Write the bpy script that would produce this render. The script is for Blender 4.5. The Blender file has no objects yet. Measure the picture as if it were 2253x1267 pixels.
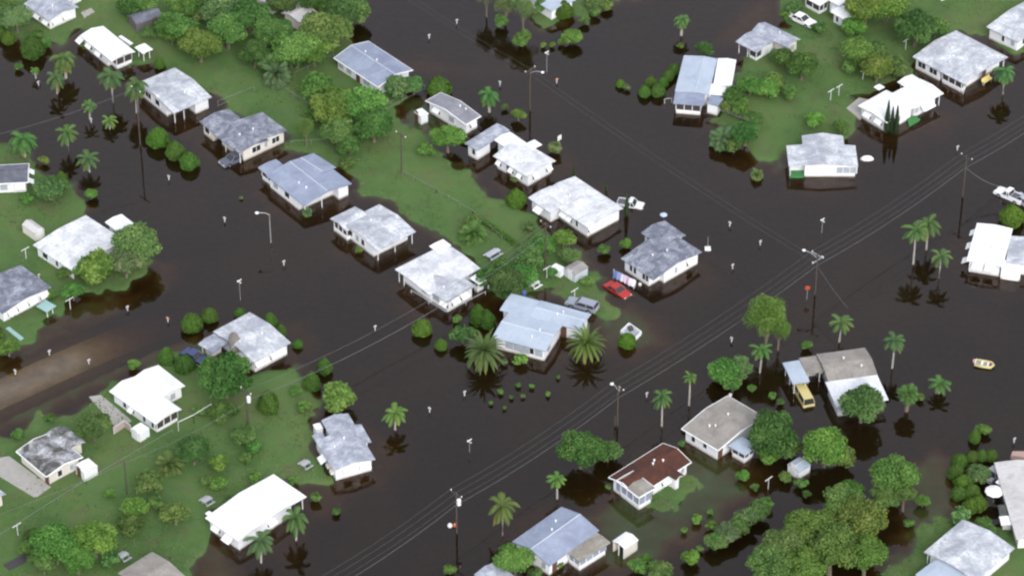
import bpy, math, random
import numpy as np
from mathutils import Vector, Matrix
R_ = math.radians
rnd = random.Random(7)
scn = bpy.context.scene
# ------------------------------------------------------------------ camera
PW, PH, FPX = 2253.0, 1267.0, 7500.0
PITCH = R_(38.0)
DIST = FPX / 14.5
camd = bpy.data.cameras.new("aerial_camera")
cam = bpy.data.objects.new("aerial_camera", camd)
scn.collection.objects.link(cam)
CE, SE = math.cos(PITCH), math.sin(PITCH)
CAM = Vector((0, -DIST * CE, DIST * SE))
cam.location = CAM
cam.rotation_euler = (math.pi / 2 - PITCH, 0, 0)
camd.sensor_width = 36.0
camd.lens = 36.0 * FPX / PW
camd.clip_start = 5.0
camd.clip_end = 6000.0
scn.camera = cam
# ------------------------------------------------------------------ world, sun, exposure
SUN_EL, SUN_AZ = 38.0, 163.0       # azimuth measured clockwise from +Y
w = bpy.data.worlds.new("World"); scn.world = w; w.use_nodes = True
nt = w.node_tree; nt.nodes.clear()
sky = nt.nodes.new('ShaderNodeTexSky'); sky.sky_type = 'NISHITA'; sky.sun_disc = False
sky.sun_elevation = R_(SUN_EL); sky.sun_rotation = R_(SUN_AZ)
sky.air_density = 1.0; sky.dust_density = 6.0; sky.ozone_density = 1.0
hs = nt.nodes.new('ShaderNodeHueSaturation'); hs.inputs['Saturation'].default_value = 0.35
bg = nt.nodes.new('ShaderNodeBackground'); bg.inputs['Strength'].default_value = 0.15
wo = nt.nodes.new('ShaderNodeOutputWorld')
cl = nt.nodes.new('ShaderNodeMix'); cl.data_type = 'RGBA'; cl.inputs[0].default_value = .6
cl.inputs[7].default_value = (4.9, 5.15, 5.85, 1)      # even cloud deck over the sky
nt.links.new(sky.outputs[0], hs.inputs['Color']); nt.links.new(hs.outputs[0], cl.inputs[6]); nt.links.new(cl.outputs[2], bg.inputs['Color'])
nt.links.new(bg.outputs[0], wo.inputs['Surface'])
sd = bpy.data.lights.new("sun", 'SUN'); sd.energy = 1.25; sd.angle = R_(32); sd.color = (1, .97, .92)
sun = bpy.data.objects.new("sun", sd); scn.collection.objects.link(sun)
az, el = R_(SUN_AZ), R_(SUN_EL)
sdir = Vector((math.sin(az) * math.cos(el), math.cos(az) * math.cos(el), math.sin(el)))
sun.rotation_euler = sdir.to_track_quat('Z', 'Y').to_euler()
sun.location = (0, 0, 200)
scn.view_settings.view_transform = 'Standard'; scn.view_settings.look = 'None'
scn.view_settings.exposure = 0.56; scn.view_settings.gamma = 1.0
scn.view_settings.use_curve_mapping = False
scn.render.engine = 'CYCLES'
try:
    scn.cycles.filter_width = 2.3
    scn.cycles.transparent_max_bounces = 24
    scn.cycles.max_bounces = 8
    scn.cycles.volume_bounces = 0
except Exception: pass

# ------------------------------------------------------------------ helpers
def W(px, py, z=0.0):
    """photo position -> the place in the world at height z"""
    x = px - PW / 2; y = -(py - PH / 2)
    d = Vector((x, FPX * CE + y * SE, -FPX * SE + y * CE))
    t = (z - CAM.z) / d.z
    return CAM + d * t
def mpp(py, z=0.0):
    return ((W(PW / 2 + 1, py, z) - W(PW / 2, py, z)).length)

def nodes_mat(name, rough=.8, spec=.3):
    m = bpy.data.materials.new(name); m.use_nodes = True
    n = m.node_tree.nodes; b = n['Principled BSDF']
    b.inputs['Roughness'].default_value = rough
    b.inputs['Specular IOR Level'].default_value = spec
    return m, m.node_tree, b
def N(nt, t, **kw):
    n = nt.nodes.new(t)
    for k, v in kw.items():
        if hasattr(n, k): setattr(n, k, v)
        else: n.inputs[k.replace('_', ' ')].default_value = v
    return n
def ramp(nt, fac, stops):
    r = nt.nodes.new('ShaderNodeValToRGB')
    while len(r.color_ramp.elements) < len(stops): r.color_ramp.elements.new(.5)
    for e, (p, c) in zip(r.color_ramp.elements, stops):
        e.position = p; e.color = (*c, 1) if len(c) == 3 else c
    nt.links.new(fac, r.inputs[0]); return r.outputs[0]
def mix(nt, f, a, b, mode='MIX'):
    m = nt.nodes.new('ShaderNodeMix'); m.data_type = 'RGBA'; m.blend_type = mode
    for s, v in ((m.inputs[0], f), (m.inputs[6], a), (m.inputs[7], b)):
        if hasattr(v, 'links'): nt.links.new(v, s)
        elif isinstance(v, tuple): s.default_value = (*v, 1)
        else: s.default_value = v
    return m.outputs[2]
def noise(nt, vec, scale, detail=4, rough=.6, dist=0):
    n = N(nt, 'ShaderNodeTexNoise', Scale=scale, Detail=detail, Roughness=rough, Distortion=dist)
    if vec is not None: nt.links.new(vec, n.inputs['Vector'])
    return n.outputs[0]
_mats = {}
def plain(name, col, rough=.7, spec=.3, var=.12, metal=0):
    if name in _mats: return _mats[name]
    m, t, b = nodes_mat(name, rough, spec)
    g = N(t, 'ShaderNodeNewGeometry')
    f = noise(t, g.outputs['Position'], 1.3, 5)
    c = mix(t, f, tuple(v * (1 - var) for v in col), tuple(min(1, v * (1 + var)) for v in col))
    t.links.new(c, b.inputs['Base Color']); b.inputs['Metallic'].default_value = metal
    _mats[name] = m; return m
def wall_mat(name, col, var=.06):
    m, t, b = nodes_mat(name, .85, .2)
    g = N(t, 'ShaderNodeNewGeometry').outputs['Position']
    c = mix(t, noise(t, g, 1.3, 5), tuple(v * (1 - var) for v in col), tuple(min(1, v * (1 + var)) for v in col))
    sx = N(t, 'ShaderNodeSeparateXYZ'); t.links.new(g, sx.inputs[0])
    mr = N(t, 'ShaderNodeMapRange'); mr.inputs[1].default_value = .42; mr.inputs[2].default_value = .12; t.links.new(sx.outputs[2], mr.inputs[0])
    mu = N(t, 'ShaderNodeMath', operation='MULTIPLY'); t.links.new(mr.outputs[0], mu.inputs[0]); t.links.new(noise(t, g, 2.5, 4), mu.inputs[1])
    c = mix(t, mu.outputs[0], c, (.30, .25, .18)); t.links.new(c, b.inputs['Base Color']); return m
def roof_mat(*a): return a
def make_roof(name, base, stain, amt=.5, scale=.35, seam=.9, fine=.5, sdir='v'):
    name = name + '_' + {'u': 'cross', 'v': 'long'}[sdir]
    """painted or bare roof sheet: broad stains, fine speckle, roll seams"""
    if name in _mats: return _mats[name]
    m, t, b = nodes_mat(name, .75, .25)
    tc = N(t, 'ShaderNodeTexCoord').outputs['Object']
    oi = N(t, 'ShaderNodeObjectInfo')
    ad = N(t, 'ShaderNodeVectorMath', operation='ADD'); t.links.new(tc, ad.inputs[0])
    sc = N(t, 'ShaderNodeVectorMath', operation='SCALE'); sc.inputs[0].default_value = (37, 11, 5)
    t.links.new(oi.outputs['Random'], sc.inputs['Scale']); t.links.new(sc.outputs[0], ad.inputs[1])
    v = ad.outputs[0]
    f1 = noise(t, v, scale, 6, .65, .6)
    f2 = noise(t, v, scale * 6, 5, .7)
    s1 = ramp(t, f1, [(max(0, .62 - amt * .45), (0, 0, 0)), (min(1, .82 - amt * .3), (1, 1, 1))])
    c = mix(t, s1, base, stain)
    c = mix(t, ramp(t, f2, [(.44, (0, 0, 0)), (.64, (fine, fine, fine))]), c, stain)
    st = N(t, 'ShaderNodeMapping'); st.inputs['Scale'].default_value = (.18, 1.6, 1) if sdir == 'v' else (1.6, .18, 1)
    t.links.new(v, st.inputs['Vector'])
    f3 = noise(t, st.outputs[0], 1.6, 5, .7)
    c = mix(t, ramp(t, f3, [(.5, (0, 0, 0)), (.72, (fine * .9, fine * .9, fine * .9))]), c, tuple(k * .85 for k in stain))
    mp = N(t, 'ShaderNodeMapping'); mp.inputs['Rotation'].default_value = (0, 0, math.pi / 2 if sdir == 'v' else 0)
    t.links.new(tc, mp.inputs['Vector'])
    wv = N(t, 'ShaderNodeTexWave', wave_type='BANDS', bands_direction='X', Scale=.5 / seam, Distortion=.3, Detail=1)
    t.links.new(mp.outputs[0], wv.inputs['Vector'])
    line = ramp(t, wv.outputs[1], [(0, (.8, .8, .82)), (.05, (1, 1, 1))])
    c = mix(t, .35, c, line, 'MULTIPLY')
    t.links.new(c, b.inputs['Base Color']); _mats[name] = m; return m
def leaf_mat(name, c1, c2, c3, trans=.25):
    """foliage: hue varies by clump (attribute), by leaf and by plant"""
    if name in _mats: return _mats[name]
    m, t, b = nodes_mat(name, .65, .2)
    at = N(t, 'ShaderNodeAttribute'); at.attribute_name = 'tone'
    c = ramp(t, at.outputs['Fac'], [(0, c1), (.5, c2), (1, c3)])
    oi = N(t, 'ShaderNodeObjectInfo')
    c = mix(t, 1.0, c, oi.outputs['Color'], 'MULTIPLY')
    t.links.new(c, b.inputs['Base Color'])
    tr = N(t, 'ShaderNodeBsdfTranslucent'); t.links.new(c, tr.inputs['Color'])
    ms = N(t, 'ShaderNodeMixShader'); ms.inputs[0].default_value = trans
    t.links.new(b.outputs[0], ms.inputs[1]); t.links.new(tr.outputs[0], ms.inputs[2])
    t.links.new(ms.outputs[0], t.nodes['Material Output'].inputs['Surface'])
    _mats[name] = m; return m

class MB:
    """collects shapes in world coordinates, links them as ONE mesh object"""
    def __init__(s): s.v = []; s.f = []
    def add(s, vs, fs):
        o = len(s.v); s.v += [tuple(v) for v in vs]; s.f += [tuple(i + o for i in f) for f in fs]; return s
    def box(s, c, sx, sy, sz, rz=0):
        """box centred at c (Vector), sizes, turned about z"""
        ca, sa = math.cos(rz), math.sin(rz); vs = []
        for dz in (-.5, .5):
            for dx, dy in ((-.5, -.5), (.5, -.5), (.5, .5), (-.5, .5)):
                x, y = dx * sx, dy * sy
                vs.append((c[0] + x * ca - y * sa, c[1] + x * sa + y * ca, c[2] + dz * sz))
        return s.add(vs, [(0, 3, 2, 1), (4, 5, 6, 7), (0, 1, 5, 4), (1, 2, 6, 5), (2, 3, 7, 6), (3, 0, 4, 7)])
    def prism(s, loop, off):
        """loop of points extruded by vector off"""
        n = len(loop); a = [Vector(p) for p in loop]; b = [p + off for p in a]
        return s.add(a + b, [tuple(range(n))[::-1], tuple(range(n, 2 * n))] + [(i, (i + 1) % n, n + (i + 1) % n, n + i) for i in range(n)])
    def tube(s, pts, rs, k=6, cap=True):
        pts = [Vector(p) for p in pts]; rings = []
        if not isinstance(rs, (list, tuple)): rs = [rs] * len(pts)
        for i, p in enumerate(pts):
            d = (pts[min(i + 1, len(pts) - 1)] - pts[max(i - 1, 0)]).normalized()
            a = d.cross(Vector((0, 0, 1)));
            if a.length < 1e-3: a = Vector((1, 0, 0))
            a.normalize(); b = d.cross(a)
            rings += [p + (a * math.cos(2 * math.pi * j / k) + b * math.sin(2 * math.pi * j / k)) * rs[i] for j in range(k)]
        fs = [(i * k + j, i * k + (j + 1) % k, (i + 1) * k + (j + 1) % k, (i + 1) * k + j) for i in range(len(pts) - 1) for j in range(k)]
        if cap: fs += [tuple(range(k))[::-1], tuple((len(pts) - 1) * k + j for j in range(k))]
        return s.add(rings, fs)
    def lathe(s, c, prof, k=14):
        """prof: (radius, z) list about the vertical through c"""
        vs = [(c[0] + r * math.cos(2 * math.pi * j / k), c[1] + r * math.sin(2 * math.pi * j / k), c[2] + z) for r, z in prof for j in range(k)]
        fs = [(i * k + j, i * k + (j + 1) % k, (i + 1) * k + (j + 1) % k, (i + 1) * k + j) for i in range(len(prof) - 1) for j in range(k)]
        fs += [tuple(range(k))[::-1], tuple((len(prof) - 1) * k + j for j in range(k))]
        return s.add(vs, fs)
    def build(s, name, mat, parent=None, smooth=False, loc=None):
        me = bpy.data.meshes.new(name); vs = s.v
        if isinstance(mat, tuple): mat = make_roof(*mat)
        if parent is not None:
            im = parent.matrix_basis.inverted()
            if parent.parent: im = (parent.parent.matrix_basis @ parent.matrix_basis).inverted()
            vs = [tuple(im @ Vector(v)) for v in vs]
        elif loc is None:
            a = np.array(vs); loc = Vector(((a[:, 0].min() + a[:, 0].max()) / 2, (a[:, 1].min() + a[:, 1].max()) / 2, a[:, 2].min()))
        if parent is None: vs = [(v[0] - loc[0], v[1] - loc[1], v[2] - loc[2]) for v in vs]
        me.from_pydata(vs, [], s.f); me.materials.append(mat)
        if smooth: me.polygons.foreach_set('use_smooth', [True] * len(me.polygons))
        me.update()
        o = bpy.data.objects.new(name, me); scn.collection.objects.link(o)
        if parent is not None: o.parent = parent
        else: o.location = loc
        return o
def tag(o, label=None, cat=None, group=None, kind=None):
    if label: o['label'] = label
    if cat: o['category'] = cat
    if group: o['group'] = group
    if kind: o['kind'] = kind
    return o
def thing(name, label, cat, loc=(0, 0, 0), rz=0, group=None):
    o = bpy.data.objects.new(name, None); scn.collection.objects.link(o)
    o.empty_display_size = .5
    o.location = loc; o.rotation_euler = (0, 0, rz)
    o.matrix_basis = Matrix.Translation(Vector(loc)) @ Matrix.Rotation(rz, 4, 'Z')
    return tag(o, label, cat, group)

# ------------------------------------------------------------------ terrain
def poly(s): return np.array([tuple(W(float(a.split(',')[0]), float(a.split(',')[1])))[:2] for a in s.split()])
# (outline in photo, height of its middle, fade outside, fade inside)
LAND = [
 ("-150,40 30,90 60,112 135,95 175,70 200,120 250,152 330,150 345,158 400,190 470,222 480,245 580,255 640,305 600,335 700,335 778,392 790,432 845,448 925,505 960,520 1000,545 1060,585 1085,600 1095,650 1120,650 1190,655 1300,690 1330,705 1350,680 1330,650 1310,620 1300,590 1275,555 1225,515 1180,488 1150,452 1085,430 1040,385 1000,360 950,330 925,290 885,270 880,235 905,200 880,170 740,60 760,20 800,-90 -150,-90", .22, 1.6, 2.0),
 ("-150,290 20,312 70,335 100,375 160,420 195,460 205,500 300,520 345,560 330,610 250,655 190,650 150,655 135,700 95,745 30,780 -150,800", .2, 1.6, 2.0),
 ("-150,985 0,955 90,915 180,885 225,850 262,828 300,808 370,785 440,768 470,800 560,830 650,800 690,835 700,880 690,930 690,1000 720,1045 735,1062 700,1080 640,1062 560,1070 460,1130 450,1180 435,1230 440,1420 -150,1420", .25, 1.8, 2.5),
 ("1130,-90 1150,20 1200,55 1260,40 1300,35 1360,10 1430,-10 1500,-90", .15, 1.5, 2.0),
 ("1690,-90 1715,10 1712,50 1690,110 1625,120 1618,160 1600,205 1575,240 1560,262 1600,300 1650,345 1700,372 1738,335 1860,305 1885,262 1880,215 1980,185 2045,190 2020,140 2110,70 2230,118 2400,90 2400,-90", .22, 1.6, 2.0),
 ("1940,1420 1960,1250 2030,1150 2110,1120 2190,1165 2400,1200 2400,1420", .18, 2.2, 2.0),
 ("1380,1112 1420,1130 1470,1128 1530,1085 1535,1050 1490,1040", .1, 2.0, 2.0),
 ("1335,1085 1400,1138 1480,1155 1560,1110 1610,1060 1600,1020 1530,1010 1480,1040", -.015, 3.0, 2.5),
 # wet margins a hand or two under water
 ("880,225 930,215 985,250 950,330 905,290", -.05, 3, 1.5), ("1040,375 1100,385 1215,480 1290,540 1330,640 1360,660 1460,700 1470,760 1400,790 1340,770 1290,700 1190,490 1110,440", -.09, 2.5, 3),
 ("1270,1140 1340,1060 1480,990 1530,950 1600,1000 1660,1030 1660,1085 1575,1140 1500,1190 1450,1260 1330,1230 1300,1160", -.05, 3.5, 3),
 ("1985,1190 2010,1020 2060,990 2110,1030 2120,1110 2080,1160", -.07, 3, 2.5),
 ("1150,470 1240,520 1300,560 1330,620 1300,640 1250,560", -.06, 2, 2),
 ("-150,1010 -150,960 90,860 250,790 420,745 460,770 340,800 180,870", -.08, 2.5, 1.5),
 ("720,1020 850,960 860,990 800,1060 730,1100 690,1120 690,1060", -.3, 2.5, 2),
 ("430,1180 520,1200 540,1280 520,1420 420,1420", -.12, 3, 2.5),
 ("60,730 140,660 200,650 290,640 330,610 345,570 380,580 345,640 240,690 170,720 100,790 30,840 -150,880 -150,780 30,770", -.16, 2.5, 2),
 ("240,175 330,150 400,190 470,230 600,320 700,345 800,450 900,510 880,560 700,460 560,390 440,320 300,240", -.30, 2.5, 2),
 ("1170,150 1060,160 900,160 860,130 905,130", -.3, 2.5, 2),
 ("2253,900 1690,110 1600,40 1700,-90 1720,40", -.5, 3, 2) if False else ("1620,40 1690,-20 1720,60 1650,110 1600,90", -.25, 3, 2),
 ("1540,240 1620,290 1700,360 1700,390 1640,390 1560,320 1500,270", -.4, 2.5, 2),
 ("640,1000 700,1000 760,1110 690,1150 640,1100", -.25, 2.5, 2),
]
LANDP = [(poly(a), b, c + .7, d) for a, b, c, d in LAND]
# raised house pads: shallow brown water round the houses that stand in the flood
for x_, y_ in ((385, 218), (540, 308), (670, 418), (820, 518), (975, 625), (1155, 360), (1280, 470), (1460, 580), (1190, 735), (1810, 365), (1985, 250), (2115, 165), (760, 1010), (570, 1150), (2190, 570), (1440, 1060), (1230, 1200), (1545, 205), (820, 165), (560, 760)):
    c_ = W(x_, y_); LANDP.append((np.array([(c_.x + 8 * math.cos(a_ * .785), c_.y + 8 * math.sin(a_ * .785)) for a_ in range(8)]), -.34, 3.2, 2.5))
ROADA, ROADB = W(-260, 985), W(470, 650)
def sdist(P, X, Y):
    n = len(P); dmin = np.full(X.shape, 1e9); inside = np.zeros(X.shape, bool)
    for i in range(n):
        x1, y1 = P[i]; x2, y2 = P[(i + 1) % n]
        ex, ey = x2 - x1, y2 - y1
        t = np.clip(((X - x1) * ex + (Y - y1) * ey) / (ex * ex + ey * ey + 1e-9), 0, 1)
        dmin = np.minimum(dmin, (X - x1 - t * ex) ** 2 + (Y - y1 - t * ey) ** 2)
        c = (y1 > Y) != (y2 > Y)
        inside ^= c & (X < (x2 - x1) * (Y - y1) / (y2 - y1 + 1e-12) + x1)
    return np.where(inside, 1, -1) * np.sqrt(dmin)
def vnoise(X, Y, s, seed):
    r = np.random.RandomState(seed); g = r.rand(64, 64)
    x = X / s; y = Y / s; xi = np.floor(x).astype(int); yi = np.floor(y).astype(int)
    fx = x - xi; fy = y - yi; fx = fx * fx * (3 - 2 * fx); fy = fy * fy * (3 - 2 * fy)
    q = lambda a, b: g[a % 64, b % 64]
    return (q(xi, yi) * (1 - fx) + q(xi + 1, yi) * fx) * (1 - fy) + (q(xi, yi + 1) * (1 - fx) + q(xi + 1, yi + 1) * fx) * fy
def height(X, Y):
    wob = (vnoise(X, Y, 7, 8) - .5) * 2.5 + (vnoise(X, Y, 3.1, 1) - .5) * 2.2 + (vnoise(X, Y, 1.3, 2) - .5) * 1.5
    H = -1.25 + .2 * vnoise(X, Y, 14, 3)
    for P, h, wo_, wi in LANDP:
        s = sdist(P, X, Y) + wob
        t = np.clip((s + wo_) / (wo_ + wi), 0, 1); t = t * t * (3 - 2 * t)
        H = np.maximum(H, -1.25 + (h + 1.25) * (t ** .45))
    H += (vnoise(X, Y, 2.3, 5) - .5) * .10 + (vnoise(X, Y, .8, 6) - .5) * .04
    # the crowned road that just breaks towards the surface at the lower left
    d = (ROADB - ROADA); L = math.hypot(d.x, d.y); ux, uy = d.x / L, d.y / L
    s = (X - ROADA.x) * ux + (Y - ROADA.y) * uy; o = -(X - ROADA.x) * uy + (Y - ROADA.y) * ux
    along = np.clip((L * .98 - s) / (L * .45), 0, 1); along = along * along * (3 - 2 * along)
    crown = -1.2 + (1.2 - .045) * along - .012 * np.abs(o) ** 2 * 1.0
    H = np.where(np.abs(o) < 5.5, np.maximum(crown - .0, np.where(s < L, np.minimum(H, crown), H)), H)
    return H
xs = np.concatenate([[-2500, -1200, -500, -250, -160], np.arange(-100, 101, .5), [160, 250, 500, 1200, 2500]])
ys = np.concatenate([[-2500, -1200, -500, -250, -120], np.arange(-80, 101, .5), [140, 250, 500, 1200, 2500]])
GX, GY = np.meshgrid(xs, ys)
GH = height(GX, GY)
nx, ny = len(xs), len(ys)
me = bpy.data.meshes.new('ground')
idx = np.arange(nx * ny).reshape(ny, nx)
fa = np.stack([idx[:-1, :-1], idx[:-1, 1:], idx[1:, 1:], idx[1:, :-1]], -1).reshape(-1, 4)
me.vertices.add(nx * ny); me.vertices.foreach_set('co', np.stack([GX, GY, GH], -1).astype('f').ravel())
me.loops.add(fa.size); me.loops.foreach_set('vertex_index', fa.ravel().astype('i'))
me.polygons.add(len(fa)); me.polygons.foreach_set('loop_start', np.arange(0, fa.size, 4).astype('i'))
me.update(calc_edges=True)
me.polygons.foreach_set('use_smooth', [True] * len(fa))
m, t, b = nodes_mat('lawn_ground', .95, .1)
g = N(t, 'ShaderNodeNewGeometry').outputs['Position']
a = noise(t, g, .09, 5, .6, .3); bb = noise(t, g, .7, 6, .75, .2); cc = noise(t, g, 3.5, 5, .8)
grass = ramp(t, a, [(.3, (.052, .112, .032)), (.5, (.088, .156, .046)), (.72, (.135, .168, .062))])
grass = mix(t, ramp(t, bb, [(.35, (0, 0, 0)), (.7, (.75, .75, .75))]), grass, (.100, .165, .068))
grass = mix(t, ramp(t, noise(t, g, .22, 6, .75, .8), [(.52, (0, 0, 0)), (.72, (.85, .85, .85))]), grass, (.120, .112, .065))
grass = mix(t, ramp(t, cc, [(.4, (.45, .45, .45)), (.75, (1, 1, 1))]), grass, (.085, .13, .05), 'MULTIPLY') if False else mix(t, .5, grass, ramp(t, cc, [(.3, (.55, .6, .5)), (.7, (1.0, 1.0, 1.0))]), 'MULTIPLY')
mud = ramp(t, bb, [(.3, (.10, .070, .042)), (.7, (.17, .125, .080))])
sx = N(t, 'ShaderNodeSeparateXYZ'); t.links.new(g, sx.inputs[0])
mr = N(t, 'ShaderNodeMapRange'); mr.inputs[1].default_value = -.28; mr.inputs[2].default_value = .02
t.links.new(sx.outputs[2], mr.inputs[0])
nn = N(t, 'ShaderNodeMath', operation='ADD'); t.links.new(mr.outputs[0], nn.inputs[0])
n3 = N(t, 'ShaderNodeMapRange'); n3.inputs[3].default_value = -.45; n3.inputs[4].default_value = .45
t.links.new(noise(t, g, .5, 4), n3.inputs[0]); t.links.new(n3.outputs[0], nn.inputs[1])
col = mix(t, ramp(t, nn.outputs[0], [(.3, (0, 0, 0)), (.75, (1, 1, 1))]), mud, grass)
t.links.new(col, b.inputs['Base Color'])
bp = N(t, 'ShaderNodeBump', Strength=.6, Distance=.15); t.links.new(cc, bp.inputs['Height']); t.links.new(bp.outputs[0], b.inputs['Normal'])
me.materials.append(m)
ground = bpy.data.objects.new('ground', me); scn.collection.objects.link(ground); tag(ground, kind='structure')
def gh(x, y): return float(height(np.array([[x]]), np.array([[y]]))[0, 0])
def surf(x, y): return max(0.0, gh(x, y))
# submerged road
d = (ROADB - ROADA); L = math.hypot(d.x, d.y); ux, uy = d.x / L, d.y / L
rb = MB(); nr = 90; os_ = (-3.1, -1.5, 0, 1.5, 3.1)
RX = np.array([[ROADA.x + ux * L * i / nr - uy * o for o in os_] for i in range(nr + 1)])
RY = np.array([[ROADA.y + uy * L * i / nr + ux * o for o in os_] for i in range(nr + 1)])
RH = height(RX, RY) + .045
rb.add([(RX[i, j], RY[i, j], RH[i, j]) for i in range(nr + 1) for j in range(5)],
       [(i * 5 + j, i * 5 + j + 1, i * 5 + j + 6, i * 5 + j + 5) for i in range(nr) for j in range(4)])
m, t, b = nodes_mat('silted_asphalt', .9, .2)
g = N(t, 'ShaderNodeNewGeometry').outputs['Position']
t.links.new(ramp(t, noise(t, g, .35, 6, .7), [(.3, (.20, .165, .125)), (.7, (.42, .34, .25))]), b.inputs['Base Color'])
tag(rb.build('road', m, smooth=True), kind='structure')
# flood water: a closed body of brown water with a mirror-calm top
wb = MB().box(Vector((0, 0, -2)), 5200, 5200, 4)
m = bpy.data.materials.new('flood_water'); m.use_nodes = True; t = m.node_tree
t.nodes.clear(); out = N(t, 'ShaderNodeOutputMaterial')
g = N(t, 'ShaderNodeNewGeometry').outputs['Position']
bp = N(t, 'ShaderNodeBump', Strength=.012, Distance=.1); t.links.new(noise(t, g, 1.6, 3, .5), bp.inputs['Height'])
gl = N(t, 'ShaderNodeBsdfGlossy', Roughness=.035); gl.inputs['Color'].default_value = (1, .95, .98, 1)
t.links.new(bp.outputs[0], gl.inputs['Normal'])
tr = N(t, 'ShaderNodeBsdfTransparent')
df = N(t, 'ShaderNodeBsdfDiffuse'); t.links.new(ramp(t, noise(t, g, .03, 4), [(.35, (.075, .048, .017)), (.65, (.125, .080, .030))]), df.inputs['Color'])
m1 = N(t, 'ShaderNodeMixShader'); m1.inputs[0].default_value = .10
t.links.new(tr.outputs[0], m1.inputs[1]); t.links.new(df.outputs[0], m1.inputs[2])
fr = N(t, 'ShaderNodeFresnel', IOR=1.42)
m2 = N(t, 'ShaderNodeMixShader'); t.links.new(fr.outputs[0], m2.inputs[0])
t.links.new(m1.outputs[0], m2.inputs[1]); t.links.new(gl.outputs[0], m2.inputs[2])
t.links.new(m2.outputs[0], out.inputs['Surface'])
va = N(t, 'ShaderNodeVolumeAbsorption', Density=4.0); va.inputs['Color'].default_value = (.66, .50, .12, 1)
t.links.new(va.outputs[0], out.inputs['Volume'])
water = wb.build('water', m, loc=Vector((0, 0, 0))); tag(water, kind='structure')

# ------------------------------------------------------------------ common materials
WHITE = wall_mat('white_stucco', (.76, .78, .81))
CREAM = wall_mat('cream_stucco', (.66, .63, .58))
GREYW = wall_mat('grey_siding', (.50, .54, .59))
TRIM = plain('white_trim', (.74, .75, .76), .6, .3, .04)
GLASS = plain('dark_window_glass', (.035, .035, .04), .15, .5, .3)
SCREEN = plain('dark_insect_screen', (.06, .05, .045), .8, .2, .3)
BSCREEN = plain('blue_grey_screen', (.26, .30, .38), .8, .2, .2)
CURTAIN = plain('curtained_glass', (.36, .40, .45), .3, .5, .25)
DOORM = plain('brown_door', (.12, .06, .04), .6, .3, .2)
TURF = plain('artificial_turf', (.06, .20, .07), .9, .1, .15)
CONC = plain('concrete', (.34, .33, .31), .9, .2, .25)
METAL = plain('dull_metal', (.45, .46, .48), .45, .5, .15, .5)
GALV = plain('galvanised_wire', (.17, .19, .18), .6, .5, .1)
WOOD = plain('weathered_pole_wood', (.085, .07, .058), .9, .1, .25)
RUBBER = plain('black_rubber', (.02, .02, .02), .7, .3, .2)
CAPM = plain('ridge_cap_metal', (.52, .56, .62), .6, .3, .1)
RW = roof_mat('white_roof', (.80, .81, .82), (.60, .62, .65), .3, .5, 1.2, .4)
RWM = roof_mat('white_roof_mild', (.76, .77, .79), (.42, .44, .48), .5, .5, 1.1, .6)
RWS = roof_mat('white_roof_worn', (.74, .76, .79), (.32, .34, .39), .66, .4, 1.0, .75)
RB = roof_mat('bluish_roof', (.29, .33, .43), (.20, .23, .32), .5, .3, .7, .4)
RBL = roof_mat('pale_blue_roof', (.41, .47, .56), (.31, .37, .45), .4, .3, .6, .3)
RG = roof_mat('grey_roof', (.50, .53, .61), (.13, .14, .18), .8, .6, 1.0, .85)
RGL = roof_mat('light_grey_roof', (.58, .61, .67), (.24, .26, .32), .7, .6, 1.0, .7)
RGD = roof_mat('dark_grey_roof', (.20, .21, .26), (.10, .105, .13), .7, .4, .8, .7)
RP = roof_mat('patchy_roof', (.72, .74, .80), (.075, .075, .07), .72, .42, 3., .7)
RT = roof_mat('tan_roof', (.31, .29, .265), (.20, .185, .17), .5, .5, .9, .4)
RTD = roof_mat('drab_roof', (.21, .19, .16), (.36, .35, .32), .35, .5, .9, .3)
RR = roof_mat('red_roof', (.135, .040, .024), (.055, .026, .020), .7, .6, .5, .8)
RTQ = roof_mat('turquoise_roof', (.30, .46, .45), (.24, .38, .36), .4, .5, .6, .3)
RBR = roof_mat('brown_roof', (.17, .09, .07), (.24, .16, .13), .5, .7, .7, .4)
RCR = roof_mat('cream_roof', (.54, .53, .53), (.40, .39, .39), .4, .5, 1, .3)
RDK = roof_mat('black_screen_roof', (.05, .055, .055), (.11, .12, .11), .5, .4, .8, .4)

PLACES = []     # (pixel x, pixel y, how people would call it), used to word the labels of small things
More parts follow.
